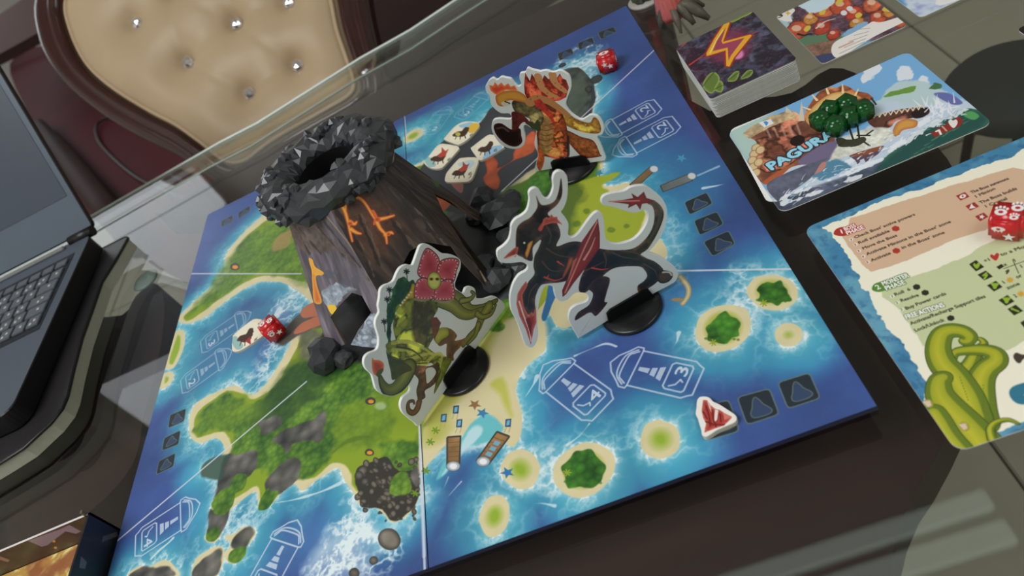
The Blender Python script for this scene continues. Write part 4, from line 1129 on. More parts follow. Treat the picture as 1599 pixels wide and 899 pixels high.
DO = T(750, 250, 2.9, [(75, 422), (82, 405), (105, 388), (128, 362), (138, 325), (140, 295), (158, 268), (185, 252), (208, 232), (218, 205), (222, 175), (219, 150), (230, 132), (250, 125), (268, 135), (282, 160), (300, 175), (318, 160), (330, 125), (328, 85), (336, 60), (356, 48), (380, 55), (394, 78), (397, 130), (392, 180), (377, 218), (366, 236),
                       (386, 262), (400, 292), (398, 335), (412, 350), (442, 334), (482, 280), (508, 248), (532, 232), (552, 246), (562, 290), (567, 350), (592, 375), (640, 377), (700, 355), (742, 308), (760, 262), (756, 232), (742, 224), (718, 236), (688, 238), (650, 228), (600, 212), (560, 205), (548, 190), (556, 165), (592, 150), (650, 140), (682, 122), (720, 115), (752, 118), (792, 145),
                       (826, 178), (846, 222), (842, 280), (822, 340), (790, 388), (765, 416), (802, 430), (850, 460), (884, 488), (896, 510), (890, 540), (868, 562), (800, 596), (720, 642), (640, 690), (575, 728), (510, 768), (450, 803), (440, 800), (405, 735), (400, 704), (410, 676), (436, 656), (478, 642), (490, 622), (478, 604), (440, 600), (418, 612), (400, 630), (370, 641), (345, 628), (335, 600), (330, 574), (304, 568), (284, 585), (266, 650), (258, 720),
                       (262, 790), (250, 835), (226, 850), (202, 832), (186, 790), (165, 730), (140, 682), (134, 620), (148, 562), (175, 520), (208, 500), (214, 478), (188, 462), (150, 466), (105, 466), (82, 452)])
standee('dragon_figure', 'card figure of a black horned dragon with red crystal wing and tail', DO, (903.5, 528), (1060, 437), (985, 482), dragon_art, 21)


def plant_art(cv):
    c = lambda p: T(380, 380, 2.998, p)
    GR, GD, GL_, BR = (120, 130, 24), (48, 62, 18), (186, 186, 52), (92, 54, 26)
    # wooded back ridge
    cv.poly(c([(735, 168), (760, 160), (775, 180), (792, 176), (802, 200), (775, 240), (725, 300), (702, 350), (692, 420), (684, 478), (672, 440), (674, 350), (668, 300), (690, 262), (700, 215), (715, 192)]), (20, 62, 34), soft=2, warp=.0008, shade=((34, 96, 44), .003), noise=.3)
    for x, y in ((764, 132), (684, 217), (674, 262), (660, 366)):
        for k in range(7):
            a = k * .9; cv.line(c([(x, y), (x + 13 * math.cos(a), y + 12 * math.sin(a))]), .0004, (16, 26, 18), smooth=False)
        cv.line(c([(x, y), (x + 4, y + 48)]), .0003, (16, 26, 18), smooth=False)
    # right arm vines
    V = (92, 96, 24)
    for pts, w0, w1 in (([(930, 250), (985, 262), (1030, 290), (1060, 315), (1110, 308), (1145, 290), (1185, 268)], .0065, .0012), ([(925, 262), (980, 290), (1020, 325), (1060, 335), (1100, 320), (1150, 300)], .0050, .0016),
                        ([(1150, 295), (1115, 350), (1095, 400), (1055, 440), (1030, 475)], .0036, .0014), ([(1020, 270), (1060, 262), (1080, 240), (1068, 226)], .0018, .0006), ([(1095, 330), (1120, 345), (1160, 330), (1180, 290)], .0020, .0008), ([(1100, 380), (1085, 430), (1050, 470)], .0020, .0008)):
        cv.line(c(pts), w0 + .0005, (30, 36, 14), w1=w1 + .0005); cv.line(c(pts), w0, V, w1=w1, hi=(150, 152, 50))
    # far leg
    cv.poly(c([(890, 420), (930, 395), (970, 400), (1000, 430), (990, 455), (1020, 450), (1045, 440), (1020, 480), (985, 520), (985, 548), (955, 545), (950, 500), (950, 470), (915, 480)]), BR, soft=1.5, shade=((130, 84, 40), .004), noise=.2)
    cv.poly(c([(885, 420), (925, 395), (955, 400), (960, 430), (930, 450), (905, 470)]), (168, 164, 36), soft=2, shade=(GR, .003))
    # torso
    cv.poly(c([(790, 240), (850, 262), (905, 268), (910, 310), (888, 350), (900, 370), (925, 372), (905, 410), (880, 460), (850, 500), (780, 500), (722, 465), (702, 400), (706, 350), (735, 290)]), GR, soft=2, shade=((112, 120, 24), .008), noise=.2, vein=.75)
    cv.poly(c([(800, 280), (880, 280), (890, 330), (870, 420), (860, 490), (820, 500), (790, 420), (790, 340)]), (62, 50, 22), soft=26, a=.85, noise=.2)
    cv.poly(c([(878, 350), (905, 345), (925, 372), (910, 420), (892, 455), (882, 400)]), (110, 46, 26), smooth=False, soft=2, noise=.2)
    for q in ((735, 310, 22, 26), (745, 370, 26, 22), (770, 300, 16, 30), (722, 410, 16, 24)): cv.ell(c([q[:2]])[0], q[2] / 3, q[3] / 3, (150, 156, 36), soft=8, a=.7)
    cv.poly(c([(790, 190), (805, 200), (800, 250), (770, 262), (752, 285), (738, 292), (760, 250), (780, 220)]), (196, 160, 40), soft=2, shade=((150, 130, 30), .002))
    for k in range(6): cv.ell(c([(735 + k * 10, 290 - k * 12)])[0], 1.7, 1.4, (226, 214, 160))
    # near arm: shoulder, forearm twisting to the knee
    cv.poly(c([(670, 470), (720, 450), (790, 456), (850, 480), (900, 515), (960, 535), (975, 550), (955, 590), (925, 650), (892, 705), (902, 640), (905, 595), (880, 560), (850, 572), (780, 575), (700, 540), (672, 500)]), (138, 148, 30), soft=1.5, shade=((96, 104, 22), .005), noise=.15, vein=.7)
    for pts in ([(700, 465), (780, 462), (850, 495), (890, 525)], [(760, 550), (820, 530), (880, 515), (940, 530)], [(850, 565), (900, 520), (930, 525), (915, 600)], [(700, 500), (760, 500), (820, 520)]):
        cv.line(c(pts), .0014, (186, 186, 70), w1=.0006, a=.75, soft=4)
    for pts in ([(690, 530), (780, 560), (860, 560)], [(905, 560), (920, 600), (900, 660)], [(720, 485), (790, 500), (840, 540)]): cv.line(c(pts), .0007, (40, 46, 16), w1=.0004, a=.8, soft=2)
    # near leg
    cv.poly(c([(798, 572), (870, 575), (915, 560), (905, 640), (880, 670), (850, 690), (852, 720), (830, 740), (808, 790), (790, 790), (815, 740), (810, 690), (820, 640), (800, 610)]), (112, 66, 34), soft=1.5, shade=((60, 34, 20), .005), noise=.25, vein=.5)
    cv.poly(c([(855, 590), (880, 580), (897, 590), (900, 610), (880, 640), (860, 655), (856, 625)]), (196, 204, 196), soft=1.5)
    cv.line(c([(822, 745), (815, 775), (797, 793), (776, 785), (770, 762), (776, 742), (795, 738), (800, 750)]), .0026, (66, 38, 22), w1=.0008, hi=(128, 82, 46))
    # tail arm holding a bud
    cv.line(c([(770, 590), (748, 640), (712, 680), (675, 686), (652, 660), (640, 625)]), .0072, (30, 34, 14), w1=.0014); cv.line(c([(768, 590), (746, 638), (710, 676), (676, 682), (654, 658), (642, 628)]), .0062, (76, 84, 24), w1=.0009, hi=(140, 144, 46))
    cv.poly(c([(668, 500), (690, 530), (760, 560), (790, 590), (750, 610), (700, 640), (690, 600)]), (44, 54, 20), soft=3, noise=.2)
    cv.poly(c([(603, 535), (612, 545), (640, 548), (658, 565), (655, 595), (635, 618), (612, 614), (602, 580)]), (186, 52, 34), soft=1.5, shade=((226, 120, 60), .003)); cv.poly(c([(628, 600), (650, 585), (656, 595), (636, 625), (622, 618)]), (70, 80, 24), soft=2)
    # flower head
    PT = (168, 40, 54); PL = (214, 96, 108)
    for pt in ([(855, 28), (900, 52), (918, 92), (912, 150), (880, 165), (840, 160), (820, 145), (822, 110)], [(922, 88), (970, 72), (1008, 84), (996, 130), (982, 178), (935, 168), (908, 145)],
               [(812, 182), (848, 164), (880, 190), (902, 225), (886, 258), (845, 262), (803, 250)], [(905, 205), (930, 180), (972, 172), (986, 215), (984, 258), (930, 266), (894, 258)]):
        cv.poly(c(pt), (70, 20, 30), soft=1.5, grow=.0006); cv.poly(c(pt), PT, soft=1.5, shade=(PL, .008))
        S = spline(c(pt), True, 8); m_ = S.mean(0)
        L_ = np.r_[0, np.cumsum(np.linalg.norm(np.diff(np.vstack([S, S[:1]]), axis=0), axis=1))]
        for k, t in enumerate(np.arange(0, L_[-1], 2.9)):
            i = min(len(S) - 1, int(np.searchsorted(L_, t))); q = S[i] + (m_ - S[i]) * .12
            if np.hypot(*(q - np.array(c([(893, 178)])[0]))) > 17: cv.ell(tuple(q), .9, .9, (236, 206, 200) if k % 2 else (60, 20, 26), soft=1.2)
    cv.ell(c([(893, 176)])[0], 11, 14.2, (92, 88, 30), soft=1.5); cv.ell(c([(893, 176)])[0], 10, 13.2, (206, 206, 96), soft=1.5, shade=((150, 156, 50), .002))
    for q in ((880, 168), (908, 168)): cv.ell(c([q])[0], 3.6, 2.6, (160, 120, 50)); cv.ell(c([q])[0], 1.8, 1.6, (40, 26, 16))
    cv.line(c([(868, 262), (840, 268), (805, 262)]), .0008, (150, 130, 110), a=.8); cv.line(c([(900, 268), (945, 276), (982, 262)]), .0008, (150, 130, 110), a=.8)


PO = T(380, 380, 2.998, [(825, 853), (802, 840), (770, 815), (745, 790), (735, 757), (745, 722), (772, 700), (782, 682), (776, 662), (750, 690), (720, 708), (690, 715), (650, 705), (622, 682), (610, 642), (600, 612), (576, 590), (564, 560), (570, 530), (590, 512), (620, 500), (632, 480), (634, 440), (626, 412), (618, 380), (622, 350), (636, 322), (632, 290), (638, 252), (642, 216), (660, 196),
                          (690, 185), (706, 170), (718, 140), (736, 112), (765, 98), (790, 102), (800, 84), (815, 42), (830, 8), (860, 2), (900, 25), (932, 46), (976, 52), (1014, 75), (1018, 112), (1004, 152), (992, 188), (998, 212), (1030, 232), (1042, 208), (1064, 200), (1084, 212), (1090, 240), (1094, 256), (1130, 258), (1168, 246), (1192, 256), (1228, 300), (1165, 387), (1095, 483), (1020, 586), (950, 682), (880, 779)])
standee('plant_figure', 'card figure of a green plant monster with a stitched red flower head', PO, (655, 665.5), (789.5, 480), (722, 578), plant_art, 31)


def shell_art(cv):
    c = lambda p: T(740, 80, 2.998, p)
    OR_, OD, GO, OL = (206, 84, 36), (130, 40, 24), (204, 140, 44), (122, 108, 62)
    cv.poly(c([(430, 370), (500, 400), (560, 420), (590, 480), (594, 492), (520, 500), (480, 470), (440, 420)]), (184, 92, 36), soft=1.5, shade=(OD, .004), noise=.25, vein=.35)
    cv.poly(c([(395, 285), (430, 285), (480, 318), (540, 335), (560, 310), (580, 320), (594, 355), (590, 380), (560, 386), (500, 376), (440, 352), (400, 320)]), GO, soft=1.5, shade=((150, 84, 30), .003), noise=.15, vein=.4)
    for x in range(6): cv.ell(c([(430 + x * 20, 305 + x * 8)])[0], 1.1, .8, (90, 40, 20))
    cv.poly(c([(290, 250), (340, 240), (390, 265), (425, 320), (440, 400), (438, 480), (400, 505), (350, 495), (305, 480), (295, 400), (285, 360), (300, 320)]), OR_, soft=2, shade=(OD, .006), noise=.3, vein=.7)
    cv.poly(c([(300, 300), (350, 310), (372, 370), (365, 440), (345, 480), (312, 470), (305, 400), (310, 350)]), (170, 130, 70), soft=10, a=.85, noise=.15)
    for k in range(6): cv.line(c([(308, 340 + k * 24), (340, 348 + k * 24), (366, 338 + k * 24)]), .0004, (110, 70, 36), a=.8)
    cv.poly(c([(300, 440), (330, 500), (310, 560), (290, 520), (298, 480)]), OR_, soft=2, noise=.2)
    cv.poly(c([(180, 235), (240, 232), (290, 255), (320, 285), (325, 330), (295, 365), (280, 350), (255, 335), (262, 318), (225, 300), (190, 280)]), OL, soft=2, shade=((80, 66, 44), .005), noise=.25, vein=.35)
    cv.poly(c([(240, 335), (275, 330), (280, 345), (300, 320), (312, 370), (280, 372), (262, 352)]), (58, 66, 34), soft=2)
    cv.poly(c([(105, 205), (150, 186), (210, 188), (258, 225), (272, 255), (240, 242), (190, 232), (160, 232), (150, 256), (118, 256), (104, 235)]), GO, soft=1.5, shade=((180, 90, 36), .003))
    cv.poly(c([(70, 158), (78, 185), (96, 200), (108, 205), (150, 182), (205, 184), (190, 160), (172, 166), (160, 150), (142, 162), (128, 146), (112, 160), (98, 144), (90, 162)]), (212, 62, 40), smooth=False, soft=1.5, shade=((240, 130, 60), .003))
    cv.poly(c([(128, 240), (165, 232), (172, 250), (140, 258)]), (196, 190, 160), soft=1.5); cv.line(c([(146, 236), (166, 244)]), .0006, (50, 24, 16))
    SH = [(235, 160), (240, 100), (262, 140), (270, 105), (290, 135), (298, 112), (318, 138), (330, 112), (350, 132), (368, 108), (385, 130), (402, 105), (415, 128), (432, 135), (444, 170), (432, 215), (400, 232), (362, 236), (330, 222), (290, 246), (262, 240), (238, 200)]
    cv.poly(c(SH), (206, 60, 38), smooth=False, soft=1.5, shade=((150, 36, 28), .004), noise=.2, vein=.5)
    for P_ in ([(300, 120), (312, 160), (345, 195), (385, 215)], [(368, 112), (378, 145), (405, 172), (428, 188)]): cv.line(c(P_), .0030, (196, 132, 76), w1=.0018); 
    cv.line(c([(262, 240), (300, 222), (350, 236), (400, 268), (440, 300)]), .0038, (182, 120, 66), w1=.0022, soft=2)
    for k in range(26): cv.ell(c([(250 + (k * 37) % 180, 130 + (k * 53) % 100)])[0], .9, .9, (110, 24, 20), a=.8)
    cv.poly(c([(280, 232), (310, 222), (340, 262), (370, 300), (380, 350), (350, 310), (315, 275), (290, 262)]), (184, 44, 34), smooth=False, soft=2, noise=.2)
    cv.poly(c([(178, 285), (215, 290), (250, 318), (262, 340), (232, 332), (212, 352), (205, 380), (180, 372), (178, 330)]), (92, 30, 28), soft=2, noise=.2)
    cv.poly(c([(95, 345), (128, 338), (175, 366), (215, 362), (222, 395), (226, 425), (200, 446), (160, 440), (122, 412), (98, 378)]), (28, 14, 14), soft=1.5, shade=((70, 28, 24), .004)); cv.line(c([(110, 362), (135, 358), (160, 375)]), .0009, (120, 84, 76), a=.6, soft=3)
    cv.line(c([(440, 400), (442, 480), (430, 500)]), .0010, (40, 14, 12), a=.8)


SO = T(740, 80, 2.998, [(62, 150), (54, 168), (60, 195), (76, 212), (78, 240), (92, 265), (126, 290), (165, 292), (176, 312), (160, 318), (118, 315), (92, 322), (84, 340), (84, 370), (100, 405), (130, 440), (170, 456), (208, 456), (236, 436), (240, 400), (232, 362), (238, 345), (254, 350), (275, 365), (292, 370), (288, 400), (284, 440), (300, 480), (294, 512), (290, 562), (360, 552), (440, 540), (520, 527), (612, 512), (606, 470), (590, 430), (577, 398), (600, 390),
                         (609, 362), (600, 330), (580, 305), (548, 297), (526, 310), (502, 320), (470, 302), (446, 280), (430, 250), (440, 212), (455, 170), (450, 122), (430, 102), (402, 90), (370, 98), (340, 90), (310, 94), (290, 90), (270, 85), (250, 78), (240, 98), (216, 104), (214, 130), (222, 152), (208, 165), (190, 150), (174, 130), (150, 124), (128, 120), (108, 134), (90, 125), (72, 135)])
standee('shell_figure', 'card figure of an orange spiny shelled monster near the far board corner', SO, (836.7, 267.5), (944.5, 250.5), (893, 262), shell_art, 41)

# ------------------------------------------------------------------ red dice with white symbols
RED = mat('red dice plastic', (196, 26, 30), .25, coat=.3, noise=.08)
WSY = mat('white dice paint', (238, 236, 232), .45, noise=.02)


def paw(x, y, s):
    o = [[(x + s * .42 * math.cos(t), y - s * .12 + s * .34 * math.sin(t)) for t in np.linspace(0, 6.28, 17)[:-1]]]
    for k, (dx, dy) in enumerate(((-.36, .28), (-.13, .42), (.13, .42), (.36, .28))):
        o.append([(x + dx * s + s * .10 * math.cos(t), y + dy * s + s * .14 * math.sin(t)) for t in np.linspace(0, 6.28, 10)[:-1]])
    return o


def starp(x, y, s): return [[(x + s * (.55 if i % 2 == 0 else .22) * math.cos(1.57 + i * math.pi / 5), y + s * (.55 if i % 2 == 0 else .22) * math.sin(1.57 + i * math.pi / 5)) for i in range(10)]]


def eye(x, y, s):
    return [[(x + s * .55 * math.cos(t), y + s * .28 * math.sin(t)) for t in np.linspace(0, 6.28, 17)[:-1]]] + [[(x + dx * s - .07 * s, y - .2 * s), (x + dx * s + .07 * s, y - .2 * s), (x + dx * s, y - .45 * s)] for dx in (-.28, 0, .28)]


def die(label, c, rot, faces, s=.016, tilt=None):
    """faces: axis name -> list of (kind, x, y, size); local frame, z up"""
    t = thing('die', label, 'die', (c[0], c[1], c[2]), 'red game dice')
    Rm = Matrix.Rotation(rot, 3, 'Z')
    if tilt: Rm = Rm @ Matrix.Rotation(tilt[0], 3, 'X') @ Matrix.Rotation(tilt[1], 3, 'Y')
    bm = bmesh.new(); r = bmesh.ops.create_cube(bm, size=s); bmesh.ops.bevel(bm, geom=bm.edges[:], offset=s * .13, segments=4, affect='EDGES')
    for f in bm.faces: f.smooth = True
    zc = Vector((c[0], c[1], c[2] + s / 2))
    for v in bm.verts: v.co = zc + Rm @ v.co
    obj('body', bm, RED, t)
    fr = {'top': ((1, 0, 0), (0, 1, 0)), 'front': ((1, 0, 0), (0, 0, 1)), 'right': ((0, 1, 0), (0, 0, 1)), 'left': ((0, -1, 0), (0, 0, 1))}
    for fn, L in faces.items():
        U_, V_ = (Vector(q) for q in fr[fn]); N_ = U_.cross(V_)
        for kind, x, y, sz in L:
            bm = bmesh.new(); hole = None
            for k, poly in enumerate({'paw': paw, 'star': starp, 'eye': eye}[kind](x * s, y * s, sz * s)):
                P = [zc + Rm @ (U_ * a + V_ * b + N_ * (s / 2 + .00002)) for a, b in poly]; Q = [p_ + Rm @ N_ * .00012 for p_ in P]
                A = [bm.verts.new(p_) for p_ in P]; B = [bm.verts.new(p_) for p_ in Q]
                f = bm.faces.new(B); f.normal_update(); bmesh.ops.triangulate(bm, faces=[f], ngon_method='EAR_CLIP')
                for i in range(len(A)): bm.faces.new((A[i], A[(i + 1) % len(A)], B[(i + 1) % len(A)], B[i]))
                if k == 0 and kind in ('paw', 'eye'):
                    cc = Vector((0, 0, 0))
                    for q in Q: cc += q
                    cc /= len(Q); rr = sz * s * .15
                    C_ = [bm.verts.new(cc + Rm @ (U_ * rr * 1.2 * math.cos(a) + V_ * rr * math.sin(a)) + Rm @ N_ * .00006) for a in np.linspace(0, 6.28, 13)[:-1]]
                    f = bm.faces.new(C_); f.material_index = 1
            bmesh.ops.recalc_face_normals(bm, faces=bm.faces)
            obj('symbol', bm, [WSY, RED], t)
    return t


d1 = np.array([math.cos(math.radians(-43)), math.sin(math.radians(-43))]); d2 = np.array([-d1[1], d1[0]])
q = onz(1541, 376, -.0034)[:2] + (d1 + d2) * .008
die('red die with claws, eye and star lying on the rules sheet', (q[0], q[1], -.0031), math.radians(-43), {'top': [('paw', -.2, -.05, .42), ('paw', .22, .20, .42), ('paw', .2, -.25, .3)], 'front': [('eye', -.18, .12, .36), ('star', .12, -.22, .34)], 'right': [('star', 0, 0, .4)]})
q = onz(948, 96, .008)
die('red die at the far corner of the board on deep blue sea', (q[0], q[1], 0), math.radians(-14), {'top': [('eye', -.02, .05, .5)], 'front': [('star', -.1, .12, .3), ('star', .17, -.05, .3)], 'left': [('paw', 0, 0, .4)], 'right': [('star', 0, 0, .4)]}, .0165)
q = onz(424, 512, .011)
die('red die lying half on a creature tile beside the volcano', (q[0], q[1], .0022), math.radians(28), {'top': [('paw', -.2, .12, .36), ('paw', .2, -.1, .36)], 'front': [('paw', -.15, .1, .34), ('star', .18, -.12, .3)], 'left': [('star', .1, 0, .36)], 'right': [('star', .1, 0, .36)]}, .0165)

# ------------------------------------------------------------------ creature tiles on the board
TILE_E = mat('tile edge card', (196, 190, 170), .7, noise=.05)


def tile_art(P, kind):
    cx0, cy0 = np.mean(P, 0)

    def art(cv):
        S = np.array(P); ext = (S[:, 0].max() - S[:, 0].min()); ey = (S[:, 1].max() - S[:, 1].min())
        pt = lambda a, b: (cx0 + a * ext, cy0 + b * ey)
        cv.poly(P, (238, 228, 190), grow=-.0008, soft=2)
        sky = {'a': (150, 200, 226), 'b': (240, 226, 170), 'c': (150, 200, 232), 'd': (190, 220, 226), 'e': (236, 214, 170)}[kind]
        cv.poly([pt(-.30, -.05), pt(.0, -.42), pt(.40, -.36), pt(.30, .1), pt(.0, .32), pt(-.32, .34)], (242, 236, 206), soft=3)
        if kind == 'a': cv.poly([pt(.15, -.35), pt(.45, -.4), pt(.46, -.1), pt(.2, .0)], (238, 190, 50), soft=3); cv.poly([pt(-.1, -.3), pt(.1, -.42), pt(.3, -.45), pt(.1, -.2)], sky, soft=4)
        if kind in 'be': cv.poly([pt(-.45, .1), pt(-.3, .0), pt(-.1, .3), pt(-.3, .4)], (150, 196, 190), soft=4)
        if kind == 'c': cv.poly([pt(-.1, .35), pt(.1, .0), pt(.45, -.1), pt(.4, .2), pt(-.05, .46)], sky, soft=3)
        if kind == 'd': cv.poly([pt(-.1, -.3), pt(.3, -.45), pt(.4, -.3), pt(.2, -.1)], sky, soft=4)
        B = (70, 44, 30)
        cv.poly([pt(-.28, .12), pt(-.18, -.02), pt(-.02, -.08), pt(.10, -.26), pt(.20, -.20), pt(.14, .02), pt(.06, .14), pt(-.10, .18)], B, soft=2, warp=.0006, shade=((120, 80, 50), .001))
        for a, b in ((-.2, .28), (-.06, .28), (.1, .24)): cv.line([pt(a * .7, .1), pt(a, b)], .0005, B, smooth=False)
        if kind in 'bd': cv.poly([pt(-.1, -.05), pt(.05, -.2), pt(.05, -.4), pt(.16, -.24), pt(.26, -.34), pt(.16, -.05), pt(.02, .02)], (200, 60, 44), smooth=False, soft=1.5)
        if kind == 'a': cv.ell(pt(-.12, .06), 4, 3, (196, 190, 60), soft=1.5)
        if kind == 'e': cv.poly([pt(-.05, .15), pt(.1, .0), pt(.12, .25)], (180, 40, 40), smooth=False)
        cv.line([pt(.22, .14), pt(.30, .02)], .0004, (70, 66, 60), smooth=False); cv.line([pt(.30, .18), pt(.24, .26)], .0004, (70, 66, 60), smooth=False); cv.ell(pt(.27, .1), 3, 2.4, (120, 116, 104), soft=2, a=.6)
    return art


def flat_token(name, label, cat, P, z0, th, art, group=None, ppm=9000, seed=3, edge=None, spl=2, bg=(240, 236, 226)):
    pl = Plane((0, 0, z0 + th), (1, 0, 0), (0, 1, 0))
    O = np.array([pl.px(*q) for q in P]); O = spline(O, True, spl) if spl else O
    cv = Cv(pl, (O[:, 0].min() - .002, O[:, 1].min() - .002, O[:, 0].max() + .002, O[:, 1].max() + .002), ppm, bg, seed=seed)
    art(cv)
    o = obj(name, prism(pl, O, -th, 0, cv, .0002), [mat_print(name + ' print %d' % seed, cv, .35, .1), edge or TILE_E])
    return tag(o, label, cat, group)


TT = [(T(640, 160, 4.495, [(240, 258), (250, 240), (300, 182), (340, 150), (390, 132), (460, 135), (486, 150), (484, 175), (440, 225), (400, 262), (350, 292), (330, 294), (290, 280)]), 'a', 'creature tile with a yellow and blue picture, farthest from the volcano wall'),
      (T(640, 160, 4.495, [(100, 425), (110, 405), (160, 340), (190, 305), (230, 288), (325, 303), (344, 318), (338, 335), (245, 440), (220, 458), (190, 465), (150, 460), (125, 448)]), 'b', 'creature tile with a reddish beast leaning towards the volcano wall'),
      (T(640, 160, 4.495, [(428, 325), (440, 308), (540, 232), (575, 225), (610, 240), (658, 305), (650, 322), (570, 372), (510, 402), (482, 402), (462, 375)]), 'c', 'creature tile with blue water, beside the orange shelled figure'),
      (T(640, 160, 4.495, [(245, 545), (252, 505), (275, 470), (335, 402), (365, 388), (455, 383), (482, 402), (470, 450), (440, 525), (415, 550), (385, 557), (285, 560), (255, 555)]), 'd', 'creature tile with a red flame, nearest the volcano leg'),
      (T(240, 320, 3.746, [(458, 845), (460, 780), (475, 750), (560, 682), (600, 664), (650, 680), (660, 735), (630, 770), (530, 838), (490, 855), (470, 856)]), 'e', 'creature tile partly under a red die in the western bay')]
for k, (P, kd, lab) in enumerate(TT): flat_token('creature_tile', lab, 'tile', P, 0, .0020, tile_art(P, kd), 'creature tiles', seed=60 + k)


def crystal_art(cv):
    c = lambda p: T(1040, 400, 3.211, p)
    cv.poly(c([(185, 720), (205, 722), (222, 745), (245, 765), (268, 770), (290, 785), (330, 805), (325, 815), (290, 850), (250, 862), (205, 880), (192, 885), (195, 860), (200, 840), (185, 810), (178, 775)]), (182, 52, 44), smooth=False, soft=1.5, shade=((206, 100, 84), .002), noise=.1)
    cv.poly(c([(205, 725), (222, 745), (230, 790), (215, 760)]), (232, 170, 160), smooth=False, soft=1.5); cv.poly(c([(245, 768), (262, 772), (255, 820), (240, 835)]), (240, 220, 214), smooth=False, soft=1.5)
    cv.poly(c([(285, 785), (330, 806), (292, 822)]), (222, 120, 100), smooth=False, soft=1.5)
    for p_ in ([(200, 750), (215, 800), (222, 850)], [(230, 770), (238, 820), (250, 855)], [(270, 790), (275, 830)], [(200, 830), (240, 845), (290, 845)], [(186, 780), (205, 815)]): cv.line(c(p_), .0004, (110, 24, 22), smooth=False)


flat_token('crystal_token', 'white-rimmed token showing red crystals near the lower right board edge', 'token', T(1040, 400, 3.211, [(155, 722), (170, 704), (195, 702), (218, 708), (238, 728), (265, 740), (300, 762), (345, 792), (355, 812), (345, 832), (300, 852), (255, 872), (225, 892), (200, 905), (180, 896), (176, 870), (166, 840), (158, 812), (148, 790), (152, 755)]), .0002, .0034, crystal_art, seed=71, spl=3)

# ------------------------------------------------------------------ cards on the glass


def card(name, label, cat, x0, y0, x1, y1, z0, th, art, seed, ppm=6000, r=.0035, group=None, rot=0, edge=None, bg=(240, 240, 236), rough=.3):
    pl = Plane((0, 0, z0 + th), (1, 0, 0), (0, 1, 0))
    cx_, cy_ = (x0 + x1) / 2, (y0 + y1) / 2
    O = rrect(x0, y0, x1, y1, r); cr_, sr_ = math.cos(rot), math.sin(rot)
    O = np.array([(cx_ + (a - cx_) * cr_ - (b - cy_) * sr_, cy_ + (a - cx_) * sr_ + (b - cy_) * cr_) for a, b in O])
    cv = Cv(pl, (O[:, 0].min(), O[:, 1].min(), O[:, 0].max(), O[:, 1].max()), ppm, bg, seed=seed)
    if art: art(cv)
    o = obj(name, prism(pl, O, -th, 0, cv), [mat_print(name + ' face %d' % seed, cv, rough, .15), edge or CARD])
    return tag(o, label, cat, group)


